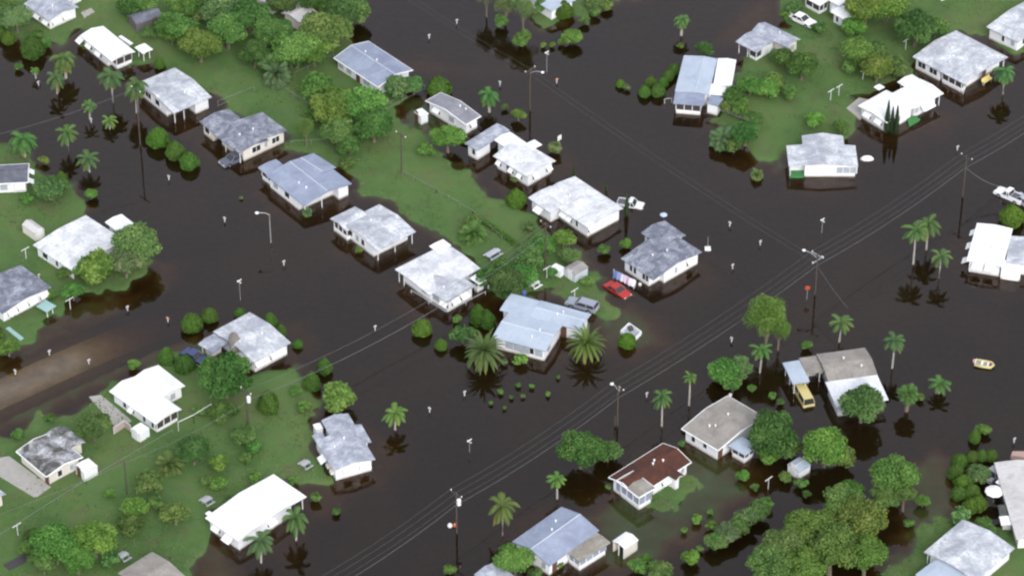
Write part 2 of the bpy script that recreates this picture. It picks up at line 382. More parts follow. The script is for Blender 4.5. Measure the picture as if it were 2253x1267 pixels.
# ------------------------------------------------------------------ houses
def fr_(L_, N_, R2, ez):
    """square up three eave corners: returns corner N, unit u (N->R), unit v (N->L), lengths"""
    n = W(*N_, ez); a = W(*R2, ez) - n; c = W(*L_, ez) - n
    a.z = c.z = 0; la, lc = a.length, c.length
    aa = math.atan2(a.y, a.x); ac = math.atan2(c.y, c.x)
    dlt = (ac - aa + math.pi) % (2 * math.pi) - math.pi
    sg = 1 if dlt > 0 else -1
    e = (dlt - sg * math.pi / 2) / 2
    aa += e; ac -= e
    return n, Vector((math.cos(aa), math.sin(aa), 0)), Vector((math.cos(ac), math.sin(ac), 0)), la, lc
UP = Vector((0, 0, 1))
WH, WW = 1.0, 1.25
def block(H, c, ridge='v', rise=.9, ez=2.5, roof=RW, wall=WHITE, walls=((0, 1, 0, 1),), posts=(), scr=(), feat=(), fascia=None, vents=0, oh=.45, rt=.14, rf=.5):
    """c = 'Lx,Ly Nx,Ny Rx,Ry' eave corners; ridge runs along 'u' (N-R) or 'v' (N-L)"""
    C = [tuple(float(q) for q in p.split(',')) for p in c.split()]
    ez -= .32
    n, u, v, lu, lv = fr_(C[0], C[1], C[2], ez)
    def top(a, b_):    # underside of roof at fractions a (u) and b_ (v)
        s = a if ridge == 'v' else b_
        k = s / rf if s < rf else (1 - s) / (1 - rf)
        return ez + rise * max(0, k)
    P = lambda a, b_, z: n + u * (a * lu) + v * (b_ * lv) + UP * (z - ez)
    rise *= .72; cap = isinstance(roof, tuple) and 'blu' in roof[0]
    if isinstance(roof, tuple): roof = make_roof(*roof, sdir=ridge)
    # roof slab
    br = (0, rf, 1) if rise > .02 else (0, 1)
    if ridge == 'v': prof = [P(a, 0, top(a, 0)) for a in br]; off = v * lv
    else: prof = [P(0, a, top(0, a)) for a in br]; off = u * lu
    loop = prof + [p + UP * rt for p in reversed(prof)]
    ro = MB().prism(loop, off).build('roof', roof, H)
    if rise > .25 and cap:      # ridge cap and front gutter
        e0, e1 = (P(rf, .01, top(rf, .01)), P(rf, .99, top(rf, .99))) if ridge == 'v' else (P(.01, rf, top(.01, rf)), P(.99, rf, top(.99, rf)))
        MB().tube([e0 + UP * (rt + .01), e1 + UP * (rt + .01)], .07, 4).build('ridge_cap', CAPM, ro)
    if fascia:
        fb = MB()
        for a0, b0, a1, b1 in ((0, 0, 1, 0), (0, 0, 0, 1), (1, 0, 1, 1), (0, 1, 1, 1)):
            pts = [(a0, b0), (a1, b1)]
            horiz = (a0 != a1)
            if (horiz and ridge == 'v') or (not horiz and ridge == 'u'):
                pts = [(a0, b0), ((rf, b0) if horiz else (a0, rf)), (a1, b1)]
            fb.tube([P(a, b_, top(a, b_)) + UP * (rt * .55) for a, b_ in pts], .11, 4)
        fb.build('fascia', fascia, ro)
    for k in range(vents):
        a, b_ = .25 + .5 * rnd.random(), .25 + .5 * rnd.random()
        q = P(a, b_, top(a, b_) + rt)
        MB().lathe(q - UP * .05, [(.09, 0), (.09, .3), (.16, .3), (.16, .42), (.02, .46)], 8).build('vent', TRIM, ro)
    # walls
    def fl(a, ln):     # fraction -> keeps overhang at the ends
        return min(max(a, oh / ln), 1 - oh / ln)
    wm = MB()
    for a0, a1, b0, b1 in walls:
        a0, a1, b0, b1 = fl(a0, lu), fl(a1, lu), fl(b0, lv), fl(b1, lv)
        if ridge == 'v':
            s = [a0] + ([rf] if a0 < rf < a1 else []) + [a1]
            loop = [P(a0, b0, -1.2)] + [P(a, b0, top(a, 0) + .03) for a in s] + [P(a1, b0, -1.2)]
            wm.prism(loop, v * ((b1 - b0) * lv))
        else:
            s = [b0] + ([rf] if b0 < rf < b1 else []) + [b1]
            loop = [P(a0, b0, -1.2)] + [P(a0, a, top(0, a) + .03) for a in s] + [P(a0, b1, -1.2)]
            wm.prism(loop, u * ((a1 - a0) * lu))
    wo_ = wm.build('wall', wall, H) if walls else None
    for a, b_ in posts:
        a, b_ = fl(a, lu), fl(b_, lv)
        MB().tube([P(a, b_, -1.2), P(a, b_, top(a, b_) + .02)], .075, 6).build('post', TRIM, H)
    for a0, a1, b0, b1, *mm in scr:     # screened porch: knee wall, screen band, mullions
        a0, a1, b0, b1 = fl(a0, lu), fl(a1, lu), fl(b0, lv), fl(b1, lv)
        mat = mm[0] if mm else SCREEN
        def ring(z0, z1, th, inset):
            q = MB()
            for (x0, y0, x1, y1) in ((a0, b0, a1, b0), (a0, b0, a0, b1), (a1, b0, a1, b1), (a0, b1, a1, b1)):
                p0, p1 = P(x0, y0, z0), P(x1, y1, z0); mid = (p0 + p1) / 2; dd = p1 - p0
                cen = P((a0 + a1) / 2, (b0 + b1) / 2, z0); inw = cen - mid; inw.z = 0; inw.normalize()
                q.box(mid + inw * inset + UP * ((z1 - z0) / 2), dd.length - .02 - 2 * inset, th, z1 - z0, math.atan2(dd.y, dd.x))
            return q
        ring(-1.2, .75, .12, .06).build('knee_wall', wall, H)
        ring(.75, ez - .18, .04, .08).build('screen', mat, H)
        ring(ez - .18, ez + .01, .12, .06).build('header', TRIM, H)
        for (x0, y0, x1, y1, ln) in ((a0, b0, a1, b0, lu * (a1 - a0)), (a0, b0, a0, b1, lv * (b1 - b0)), (a1, b0, a1, b1, lv * (b1 - b0))):
            k = max(1, int(round(ln / 1.3)))
            for i in range(0 if x0 == x1 and x0 == a1 else 1 if x0 == x1 else 0, k + 1):
                q = P(x0 + (x1 - x0) * i / k, y0 + (y1 - y0) * i / k, 0)
                MB().box(q + UP * (.75 + (ez - .93) / 2), .11, .11, ez - .93, math.atan2(u.y, u.x)).build('mullion', TRIM, H)
    # windows, doors, awnings on the u face (b=b0) or v face (a=a0); also 'U','V' far faces
    for ft in feat:
        side, s, kind = ft[:3]
        wd = ft[3] if len(ft) > 3 else WW; hh = ft[4] if len(ft) > 4 else WH
        pl = ft[5] if len(ft) > 5 else 0.0   # wall plane fraction
        if side == 'u': base = P(s, fl(pl, lv), 0); along, outw = u, -v
        elif side == 'U': base = P(s, fl(1 - pl, lv), 0); along, outw = u, v
        elif side == 'v': base = P(fl(pl, lu), s, 0); along, outw = v, -u
        else: base = P(fl(1 - pl, lu), s, 0); along, outw = v, u
        rz = math.atan2(along.y, along.x); zc = 1.28
        if kind in ('win', 'cur', 'bwin', 'aw'):
            fo = MB().box(base + outw * .03 + UP * zc, wd + .2, .08, hh + .2, rz).build('window', TRIM, H)
            k = max(1, int(round(wd / .95))); pn = MB()
            for i in range(k):
                q = base + along * ((i + .5) / k - .5) * wd + outw * .055 + UP * zc
                pn.box(q, wd / k - .1, .05, hh, rz)
            pn.build('pane', {'win': GLASS, 'cur': CURTAIN, 'bwin': BSCREEN, 'aw': GLASS}[kind], fo)
        if kind == 'aw':   # metal awning propped out over its window
            aw = MB(); t0 = base + UP * (zc + hh / 2 + .12) + outw * .06; t1 = base + UP * (zc - .05) + outw * .75
            h = along * (wd / 2 + .12)
            aw.prism([t0 - h, t0 + h, t1 + h, t1 - h], (UP + outw) * .035)
            aw.build('awning', TRIM, H)
        if kind == 'hood':   # broad awning, no window visible
            t0 = base + UP * (ez - .25) + outw * .06; t1 = base + UP * (ez - .95) + outw * 1.2; h = along * (wd / 2)
            MB().prism([t0 - h, t0 + h, t1 + h, t1 - h], (UP + outw) * .04).build('awning', TRIM, H)
        if kind == 'door':
            dd = MB().box(base + outw * .03 + UP * 1.05, .95, .07, 2.1, rz).build('door', DOORM if len(ft) < 4 else TRIM, H)
            MB().box(base + outw * .1 + along * .33 + UP * 1.1, .06, .08, .06, rz).build('handle', METAL, dd)
        if kind == 'garage':
            MB().box(base + outw * .03 + UP * 1.1, wd, .07, 2.2, rz).build('door', TRIM, H)
        if kind == 'ac':
            MB().box(base + outw * .25 + UP * .9, .7, .5, .5, rz).build('air_conditioner', CREAM, H)
    return P
def house(name, label, short, cx, cy, cat='house', group=None, ref='0,0'):
    p = W(cx, cy); H = thing(name, label, cat, (p.x, p.y, 0), ref if isinstance(ref, (int, float)) else 0, group)
    PLACES.append((cx, cy, short)); return H
def axis(c, ez=2.5):
    C = [tuple(float(q) for q in p.split(',')) for p in c.split()]
    _, u, _, _, _ = fr_(*C, ez); return math.atan2(u.y, u.x)
def HS(label, short, name, cx, cy, *blocks, cat='house'):
    """blocks: dicts for block(); the thing is turned along its first block"""
    H = house(name, label, short, cx, cy, cat=cat, ref=axis(blocks[0]['c']))
    for k, bl in enumerate(blocks):
        bl = dict(bl)
        bl['ez'] = bl.get('ez', 2.5) + .013 * k
        block(H, **bl)
    return H
FULL = ((0, 1, 0, 1),)
B = dict
HS('bluish grey roofed house with white awnings, in the upper left corner of the photo', 'the upper left corner house', 'bungalow', 110, 30,
   B(c='45,14 107,48 178,21', roof=RGL, feat=(('u', .25, 'aw'), ('u', .6, 'aw'), ('v', .15, 'aw'), ('v', .5, 'aw'), ('v', .85, 'aw')), vents=1),
   B(c='120,-12 150,5 192,-12', roof=RW, ez=2.3, rise=.3, walls=((.3, 1, .3, 1),)))
HS('bright white roofed house with a dark screened end room and small carport roof', 'the screened end white house', 'bungalow', 245, 100,
   B(c='171,82 246,137 299,117', roof=RW, walls=((0, 1, .22, 1),), scr=((0.25, 1, 0, .22),), feat=(('v', .45, 'aw'), ('v', .75, 'aw'), ('v', .98, 'hood', 1.4)), rise=.7),
   B(c='262,82 287,100 293,97', roof=RW, rise=.1),
   B(c='297,106 314,120 336,110', roof=RW, rise=.1, ez=2.2, walls=(), posts=((0, 0), (1, 0), (0, 1), (1, 1))))
HS('white roofed house with an open carport corner held by thin white posts beside tall palms', 'the white carport corner house', 'bungalow', 385, 200,
   B(c='307,183 382,251 463,213', ridge='u', roof=RWS, walls=((.6, 1, 0, 1), (0, .61, .26, 1)), posts=((0, 0), (.3, 0)), feat=(('v', .5, 'win'), ('v', .75, 'win', 1.6), ('v', .9, 'aw')), vents=1))
HS('grey stained roof house with cream gable wall and a dark carport holding a car', 'the cream gabled grey house', 'bungalow', 540, 290,
   B(c='472,297 526,339 631,288', roof=RG, wall=CREAM, walls=((.12, 1, 0, 1),), feat=(('u', .38, 'win', 1.7), ('u', .78, 'win', 1.5), ('u', .58, 'cur', .7)), vents=2),
   B(c='442,268 526,339 590,309', roof=RG, wall=CREAM, ez=2.47, rise=.7, walls=((0, .9, .72, 1), (.5, .9, .2, 1)), posts=((0, .02), (0, .4)), feat=(('v', .86, 'win'),)))
HS('blue grey roofed house with pale ridge line and porch, fourth along the left flooded street', 'the pale ridged blue house', 'bungalow', 670, 400,
   B(c='588,386 669,454 772,404', roof=RB, wall=WHITE, walls=((.75, 1, 0, .4), (0, 1, .2, 1)), posts=((0, 0), (.4, 0)), feat=(('v', .5, 'win'), ('v', .8, 'cur'), ('U', .5, 'win')), vents=2),
   B(c='640,366 682,401 733,366', roof=RB, rise=.7, ez=2.52),
   B(c='568,370 600,396 640,377', roof=RB, rise=.3, ez=2.35, scr=((0, 1, 0, 1),), walls=()))
HS('dirty white roofed house standing in water with dark front porch and two dark windows', 'the two windowed white house', 'bungalow', 820, 500,
   B(c='750,492 830,553 915,511', ridge='u', roof=RWS, walls=((0, 1, .17, 1),), posts=((0, 0), (1, 0), (.5, 0)), feat=(('v', .45, 'win', .8), ('v', .78, 'win', .8), ('v', .6, 'cur', .8)), vents=1),
   B(c='725,483 762,510 818,484', ridge='u', roof=RWS, rise=.5, ez=2.45, walls=((.4, 1, 0, 1),), scr=((0, .42, .05, 1),), posts=((0, 0), (0, 1))))
HS('large white roofed house with white railing, awnings and small raised rear roof', 'the white railed house', 'bungalow', 975, 605,
   B(c='903,619 985,667 1050,632', roof=RWS, rise=.35, feat=(('u', .3, 'aw'), ('u', .62, 'aw'), ('v', .12, 'aw'), ('v', .38, 'cur', 1.4), ('v', .7, 'cur', 1.4)), vents=1),
   B(c='866,595 944,650 1060,594', ridge='u', roof=RWM, rise=.35, ez=2.54, walls=((.1, 1, .1, .9),), posts=((0, 1), (0, .8))),
   B(c='944,543 962,556 993,541', roof=RW, rise=.1, ez=2.6),
   B(c='1034,613 1054,627 1083,610', roof=RW, rise=.15, ez=2.45, walls=((0, .6, .4, 1),), posts=((1, 0),)))
HS('dark weathered shed with a ribbed roof at the edge of the lawn and trees', 'the dark shed', 'garden_shed', 318, 42,
   B(c='283,36 299,56 357,36', ridge='u', roof=RGD, wall=plain('dark_boards', (.14, .12, .13), .9), ez=2.1, rise=.9, oh=.1, feat=(('u', .7, 'door'),)), cat='shed')
HS('cream house cut by the top edge of the photo, with a blue barrel beside it', 'the top edge cream house', 'bungalow', 570, 5,
   B(c='525,-22 598,16 650,-12', roof=RCR, wall=CREAM, feat=(('v', .2, 'win'), ('v', .6, 'door'), ('u', .3, 'win'))))
HS('small beige roofed building half hidden behind large green trees near the top', 'the tree hidden beige roof', 'bungalow', 657, 30,
   B(c='614,33 659,52 703,31', ridge='u', roof=RCR, wall=CREAM, rise=.8))
HS('blue grey roofed house with bright ridge stripe and white patio wall, upper centre left', 'the bright striped blue roof', 'bungalow', 820, 145,
   B(c='730,132 832,194 911,158', roof=RB, rise=1.2, feat=(('v', .5, 'door'), ('v', .7, 'cur'), ('v', .3, 'cur', 1.6), ('v', .88, 'cur')), vents=2, fascia=TRIM, walls=((0, 1, .05, 1),)))
HS('dark grey roofed house with white end gable beside a bright green tree', 'the dark grey roofed house', 'bungalow', 993, 245,
   B(c='925,231 1025,276 1062,260', ridge='u', roof=roof_mat('slate_grey_roof', (.27, .27, .31), (.17, .17, .20), .5, .4, .8, .5), rise=.9, feat=(('u', .5, 'aw', .9), ('v', .75, 'aw'), ('v', .4, 'cur')), vents=2, fascia=TRIM))
HS('small white shed with dark doorway at the rear of the dark grey roofed house', 'the dark doorway shed', 'garden_shed', 927, 258,
   B(c='910,247 926,259 944,252', roof=RW, rise=.1, ez=1.9, oh=.12, feat=(('v', .7, 'door'),)), cat='shed')
HS('white roofed house with clamshell awnings joined to a narrow grey roofed outbuilding', 'the covered way white house', 'bungalow', 1155, 345,
   B(c='1086,344 1161,391 1222,355', roof=RWM, rise=.8, feat=(('u', .3, 'aw', .8), ('u', .78, 'aw', .8), ('v', .25, 'aw', .8), ('v', .6, 'door'), ('v', .5, 'aw', .7), ('v', .85, 'aw', .7)), vents=1),
   B(c='1088,309 1125,335 1160,317', roof=RW, rise=.4, ez=2.55), B(c='1150,322 1167,333 1193,320', roof=RW, rise=.1, ez=2.58, walls=()) )
HS('narrow grey roofed outbuilding with white walls and one small window', 'the narrow grey roofed outbuilding', 'outbuilding', 1065, 315,
   B(c='1022,317 1050,333 1120,288', ridge='u', roof=RGL, rise=.3, walls=((0, .45, 0, 1),), posts=((1, 0), (1, 1)), feat=(('v', .4, 'win', .7),)), cat='outbuilding')
HS('big white roofed house with a wide plain roof and white side wing at centre', 'the big central white house', 'bungalow', 1275, 450,
   B(c='1183,432 1292,502 1373,461', roof=RWM, rise=.7, feat=(('v', .25, 'win', .5), ('v', .5, 'aw'), ('v', .38, 'aw', .8), ('u', .12, 'aw', .8)), vents=1),
   B(c='1161,437 1211,470 1262,444', roof=RWM, rise=.3, ez=2.45, feat=(('v', .5, 'hood', 1.6),)))
HS('mottled grey roofed house with bright white gable end and dark corner porch, right of centre', 'the mottled grey roofed house', 'bungalow', 1455, 560,
   B(c='1366,570 1438,617 1545,556', roof=RG, rise=1.0, walls=((.26, 1, 0, 1), (0, .3, .2, 1)), feat=(('v', .62, 'win', .6), ('v', .74, 'win', .6), ('v', .35, 'win', .6), ('v', .25, 'win', .6), ('u', .78, 'aw'), ('u', .5, 'cur', .5)), vents=2),
   B(c='1409,514 1456,546 1510,520', roof=RG, rise=.7, ez=2.53, feat=(('v', .7, 'win', .8),)))
HS('large pale blue roofed house with a long glazed front porch behind two feathery palms', 'the glazed porch blue house', 'bungalow', 1190, 715,
   B(c='1086,739 1201,774 1234,714', roof=RBL, rise=.6, ridge='v', feat=(('v', .15, 'cur', 1.3, 1.3), ('v', .28, 'win', .7), ('v', .4, 'cur', 1.3, 1.3), ('v', .55, 'cur', 1.3, 1.3), ('v', .7, 'cur', 1.3, 1.3), ('u', .3, 'cur')), vents=2),
   B(c='1165,698 1277,728 1301,692', roof=RBL, rise=.35, ez=2.58, feat=(('v', .35, 'door'), ('v', .5, 'win')), vents=2),
   B(c='1100,682 1165,701 1189,664', roof=RBL, rise=.25, ez=2.53),
   B(c='1118,672 1172,686 1188,661', roof=RDK, rise=.02, ez=2.3, wall=CREAM))
HS('small grey roofed garden shed with white walls on the lawn behind a parked station wagon', 'the grey roofed garden shed', 'garden_shed', 1268, 600,
   B(c='1239,592 1265,606 1297,591', ridge='u', roof=roof_mat('shed_grey_roof', (.30, .29, .28), (.22, .21, .21), .4, .6, .5, .3), wall=GREYW, ez=2.0, rise=.5, oh=.06, feat=(('v', .5, 'door', 1),)), cat='shed')
HS('little white utility shed touching the left end of the grey roofed garden shed', 'the little white utility shed', 'garden_shed', 1226, 594,
   B(c='1213,588 1233,599 1243,590', roof=RW, rise=.1, ez=1.7, oh=.05, feat=(('v', .55, 'win', 1.1, .5),)), cat='shed')
HS('house with a blue white ribbed roof strip between round trees at the top centre', 'the top centre house', 'bungalow', 1212, -5,
   B(c='1172,-28 1213,27 1250,-6', roof=RBL, rise=.5))
HS('wide pale blue and bright white roofed house with a row of dark porch windows', 'the wide two toned house', 'bungalow', 1545, 180,
   B(c='1507,124 1485,202 1560,209', ridge='v', roof=RBL, rise=.35, ez=2.6, oh=.3, rf=.6),
   B(c='1586,131 1569,189 1610,191', roof=RW, rise=.25, ez=2.75, oh=.3),
   B(c='1487,203 1481,229 1547,234', ridge='u', roof=RB, rise=.15, ez=2.4, rf=.95, walls=(), scr=((0, 1, 0, 1),)),
   B(c='1560,185 1555,208 1593,213', roof=RW, rise=.1, ez=2.5, oh=.2, feat=(('u', .8, 'win', .4, .4),)),
   B(c='1560,207 1553,228 1577,238', roof=RB, rise=.1, ez=2.2, oh=.2))
HS('stained grey roofed house with screened porch on the green lawn, upper right', 'the stained screened porch house', 'bungalow', 1690, 90,
   B(c='1648,74 1733,107 1765,90', roof=RGL, rise=.9, wall=CREAM, feat=(('u', .5, 'cur'),), vents=1),
   B(c='1616,95 1665,118 1712,93', roof=RGL, rise=.6, ez=2.45, walls=((.35, 1, .1, .55),), posts=((0, 1), (0, .5), (0, 0)), scr=((0, 1, 0, .42),)))
HS('white house with dark porch screens at the top right beside the parked white sedan', 'the white sedan house', 'bungalow', 1825, 15,
   B(c='1765,-6 1804,15 1830,1', roof=RW, rise=.3, walls=((0, 1, .9, 1),), scr=((0, 1, 0, .9),)),
   B(c='1826,28 1862,48 1892,33', roof=RW, rise=.3, feat=(('v', .65, 'win', .6), ('v', .2, 'cur', .6), ('u', .4, 'aw', .8))),
   B(c='1818,0 1846,15 1885,-5', roof=RW, rise=.3, ez=2.9, feat=(('v', .4, 'aw', .7),)))
HS('white house with a pale ribbed roof cut off by the upper right edge', 'the upper right edge house', 'bungalow', 2225, 55,
   B(c='2167,63 2240,95 2345,35', roof=RWS, rise=.7, feat=(('v', .5, 'win', .6, 1), ('v', .2, 'cur', .8), ('u', .2, 'win')), vents=1))
HS('large white roofed house with a weathered grey patch and yellow items on its front porch', 'the grey patched white house', 'bungalow', 2110, 140,
   B(c='2006,128 2122,187 2220,129', roof=RWS, rise=.9, walls=((0, 1, .5, 1), (.12, 1, .12, .5)), feat=(('v', .62, 'win', 1.6), ('v', .84, 'win', 1.6), ('v', .35, 'win', 2.2, 1, .1), ('u', .5, 'door')), posts=((0, 0), (1, 0)), scr=((0, .14, .08, .45),), vents=2))
HS('bright white many-cornered roofed house behind the three dark cypress spires', 'the cypress spire house', 'bungalow', 1980, 230,
   B(c='1886,235 1951,272 2015,238', roof=RW, rise=.4, feat=(('v', .3, 'aw'), ('v', .68, 'aw'), ('u', .5, 'cur', .7)), ridge='u'),
   B(c='1962,207 2012,240 2074,206', ridge='u', roof=RW, rise=.5, ez=2.55, walls=((0, .8, .1, 1),), posts=((1, 0),), feat=(('u', .45, 'hood', 2.6), ('u', .15, 'cur', .8))),
   B(c='1971,184 2040,222 2074,206', roof=RW, rise=.4, ez=2.5, ridge='v', walls=((.2, 1, .2, .8),), posts=((0, 1),)),
   B(c='1923,193 1934,200 1946,193', roof=RW, rise=.1, ez=2.62, walls=()))
HS('stepped white roofed house facing the street with a green turf porch at its left corner', 'the green porch house', 'bungalow', 1810, 345,
   B(c='1730,322 1735,367 1888,367', roof=RWS, rise=.7, walls=((.24, 1, 0, 1), (0, .25, .3, 1)), posts=((0, 0),), feat=(('u', .84, 'cur', 3.2, 1.1),), oh=.35),
   B(c='1765,300 1768,346 1860,346', roof=RWS, rise=.8, ez=2.56, walls=((0, 1, .3, 1),)))
HS('plain white roofed house with window awnings and a projecting garage on the right edge', 'the right edge garage house', 'bungalow', 2195, 550,
   B(c='2150,492 2126,575 2206,588', roof=RW, rise=.35, feat=(('v', .12, 'hood', 1.4), ('v', .5, 'hood', 1.6), ('v', .85, 'hood', 1.4), ('u', .3, 'aw'), ('u', .65, 'aw')), vents=1),
   B(c='2221,520 2213,580 2290,589', roof=RWS, rise=.2, ez=2.35),
   B(c='2205,572 2202,591 2246,598', roof=RW, rise=.1, ez=2.2, oh=.05, feat=(('u', .5, 'garage', 2.4),)))
HS('grey roofed house with a bright metal lower slope and attached carport roofs, lower right', 'the yellow van carport house', 'bungalow', 1860, 825,
   B(c='1800,780 1823,843 1930,825', ridge='u', roof=RT, wall=GREYW, rise=.9, feat=(('v', .3, 'cur'), ('v', .6, 'aw')), vents=2),
   B(c='1821,842 1840,897 1952,875', ridge='u', roof=roof_mat('silver_roof', (.74, .76, .78), (.46, .48, .54), .4, .4, .6, .4), wall=GREYW, rise=.25, ez=2.35, rf=.98, feat=(('u', .3, 'aw'), ('v', .5, 'cur'))),
   B(c='1758,789 1774,824 1812,818', roof=RT, rise=.1, wall=GREYW, ez=2.35, ridge='u', walls=((0, 1, .5, 1),), posts=((0, 0), (1, 0))),
   B(c='1724,799 1744,846 1781,839', roof=RBL, rise=.1, ez=2.35, ridge='u', walls=(), posts=((0, 0), (1, 0), (0, 1), (1, 1), (0, .5), (1, .5))))
HS('tan roofed house with white walls and white porch roof between two leafy trees', 'the tan roofed house', 'bungalow', 1590, 940,
   B(c='1497,946 1580,992 1686,921', roof=RT, rise=.8, feat=(('v', .72, 'win', .7), ('v', .4, 'win', .7, .7), ('u', .1, 'door')), vents=3, fascia=TRIM),
   B(c='1602,981 1640,1003 1668,981', roof=RBL, rise=.1, ez=2.2, walls=(), scr=((0, 1, 0, 1),)),
   B(c='1529,918 1560,935 1600,905', roof=RT, rise=.2, ez=2.52))
HS('brick red roofed house with drab flat porch roof and pale blue screened sides', 'the red roofed house', 'bungalow', 1430, 1040,
   B(c='1338,1052 1401,1094 1523,1019', ridge='u', roof=RR, rise=1.1, walls=((.35, 1, 0, .9), (0, .36, .2, .9)), feat=(('v', .6, 'bwin', 2.2, 1.5, .02), ('u', .55, 'aw'), ('u', .88, 'cur', .7)), vents=3, fascia=TRIM),
   B(c='1360,1056 1406,1096 1441,1073', roof=RTD, rise=.1, ez=3.0, walls=(), scr=((0, 1, 0, 1, BSCREEN),), fascia=TRIM),
   B(c='1440,1030 1487,1057 1505,1046', roof=RR, rise=.5, ez=2.7, walls=((.1, .9, .1, .9),), fascia=None))
HS('blue grey roofed house with bright ridge and a tan roofed screened annex, bottom centre', 'the tan annex house', 'bungalow', 1220, 1180,
   B(c='1127,1192 1209,1246 1317,1167', ridge='u', roof=RB, rise=1.2, feat=(('u', .15, 'door'), ('v', .2, 'cur', .8), ('v', .5, 'cur', .8)), vents=2, walls=((0, 1, .02, 1),)),
   B(c='1243,1211 1275,1237 1340,1192', ridge='u', roof=RTD, rise=.2, ez=2.4, walls=(), scr=((0, 1, 0, 1, BSCREEN),)))
HS('small white gabled open shed standing in shallow brown water by the tan annex', 'the small white open shed', 'garden_shed', 1377, 1195,
   B(c='1347,1191 1375,1209 1405,1189', ridge='u', roof=RW, rise=.5, ez=2.1, oh=.06, wall=CREAM, walls=((0, 1, .9, 1), (.9, 1, 0, 1), (0, 1, 0, .06)), posts=((0, .1), (0, .5))), cat='shed')
HS('white roofed house with a broad low roof in the bottom right corner of the photo', 'the bottom right corner house', 'bungalow', 2135, 1215,
   B(c='2027,1220 2147,1280 2240,1211', ridge='u', roof=RWS, rise=.9, walls=((0, 1, .05, .9),), posts=((0, 1), (0, .8)), vents=0),
   B(c='2012,1266 2080,1310 2144,1268', roof=RBL, rise=.3, ez=2.35))
HS('long pale roofed building with a dark topped lean-to at the lower right edge', 'the long pale edge building', 'bungalow', 2240, 1090,
   B(c='2213,1018 2236,1187 2330,1175', roof=RCR, rise=.4, ridge='v', feat=(('v', .3, 'aw'), ('v', .6, 'cur'))),
   B(c='2197,1112 2202,1150 2234,1149', roof=RDK, rise=.1, ez=2.1, walls=((0, 1, 0, .3),), posts=((0, 1), (1, 1))),
   B(c='2200,1137 2203,1156 2234,1153', roof=RW, rise=.1, ez=2.14, walls=()))
HS('tiny white metal shed standing in dark water under a leafy tree, lower right', 'the tiny white metal shed', 'garden_shed', 1758, 1022,
   B(c='1737,1020 1758,1040 1779,1021', ridge='u', roof=RBL, rise=.35, ez=1.6, oh=.05, feat=(('v', .5, 'door', 1),)), cat='shed')
HS('long bright white roofed house with palms at its right end, bottom left', 'the long white house', 'bungalow', 565, 1125,
   B(c='450,1141 524,1191 677,1095', ridge='v', roof=RW, rise=.8, walls=((0, .8, 0, 1),), posts=((1, 0), (1, .3)), feat=(('v', .7, 'aw'), ('v', .3, 'hood', 1.6), ('u', .2, 'aw'), ('u', .5, 'aw'))),
   B(c='506,1106 520,1116 537,1105', roof=RW, rise=.1, ez=2.62), B(c='452,1130 461,1137 470,1131', roof=RW, rise=.1, ez=2.64, walls=()))
HS('grey panelled roof house with stepped sides and white awning wall, lower centre left', 'the grey panelled house', 'bungalow', 755, 985,
   B(c='692,972 734,1037 827,1013', ridge='v', roof=RGL, rise=.8, feat=(('u', .35, 'aw'), ('u', .75, 'aw'), ('v', .2, 'ac'), ('v', .4, 'ac'), ('v', .55, 'hood', 1.6)), vents=2),
   B(c='707,926 740,985 800,969', ridge='v', roof=RGL, rise=.7, ez=2.55, oh=.5),
   B(c='760,943 782,982 817,973', ridge='v', roof=RGL, rise=.3, ez=2.5),
   B(c='685,960 702,984 725,978', ridge='v', roof=RGL, rise=.3, ez=2.52),
   B(c='688,935 695,947 711,943', roof=RW, rise=.05, ez=1.9, oh=.05))
HS('bright white roofed house with a rear wing and dark window strip, left of lower centre', 'the window strip house', 'bungalow', 325, 875,
   B(c='242,861 343,935 399,901', ridge='v', roof=RW, rise=.8, walls=((0, 1, .08, 1),), scr=((.1, 1, 0, .1),), feat=(('v', .72, 'win', .7), ('v', .55, 'aw', .8), ('v', .3, 'win', .6), ('v', .12, 'win', .6))),
   B(c='285,838 346,883 409,851', ridge='v', roof=RW, rise=.7, ez=2.55, feat=(('u', .6, 'cur', .9),)))
HS('white cube-shaped utility shed beside a board gate on the lower left lawn', 'the white cube shed', 'garden_shed', 308, 955,
   B(c='288,944 307,957 329,943', roof=RW, rise=.08, ez=2.0, oh=.04, feat=(('v', .5, 'door', 1),)), cat='shed')
HS('house with a blotched black and white roof beside a concrete driveway, lower left', 'the blotched roof house', 'bungalow', 110, 1000,
   B(c='36,994 102,1050 182,1007', ridge='v', roof=RP, wall=CREAM, rise=.8, feat=(('u', .4, 'win', .8), ('u', .72, 'cur', .7), ('v', .08, 'door')), fascia=TRIM),
   B(c='87,966 136,1002 189,974', ridge='v', roof=RP, wall=CREAM, rise=.7, ez=2.48, feat=(('V', .5, 'aw'),)))
HS('white lean-to shed attached behind the blotched roof house with a doorstep', 'the blotched house shed', 'garden_shed', 192, 1030,
   B(c='162,1026 185,1042 217,1028', roof=RW, rise=.15, ez=2.1, oh=.05, feat=(('v', .6, 'door'),)), cat='shed')
HS('white and grey stained roof house with long white awnings beside a round mesh dish', 'the mesh dish house', 'bungalow', 545, 755,
   B(c='458,737 559,799 646,760', ridge='u', roof=RWS, rise=.9, feat=(('u', .22, 'aw', 2.2), ('u', .65, 'aw', 2.4), ('v', .15, 'aw', .8)), vents=1),
   B(c='434,759 468,778 505,756', roof=RGL, rise=.3, ez=2.35, walls=((.3, 1, .4, 1),), posts=((0, 1), (0, .5), (0, 0))))
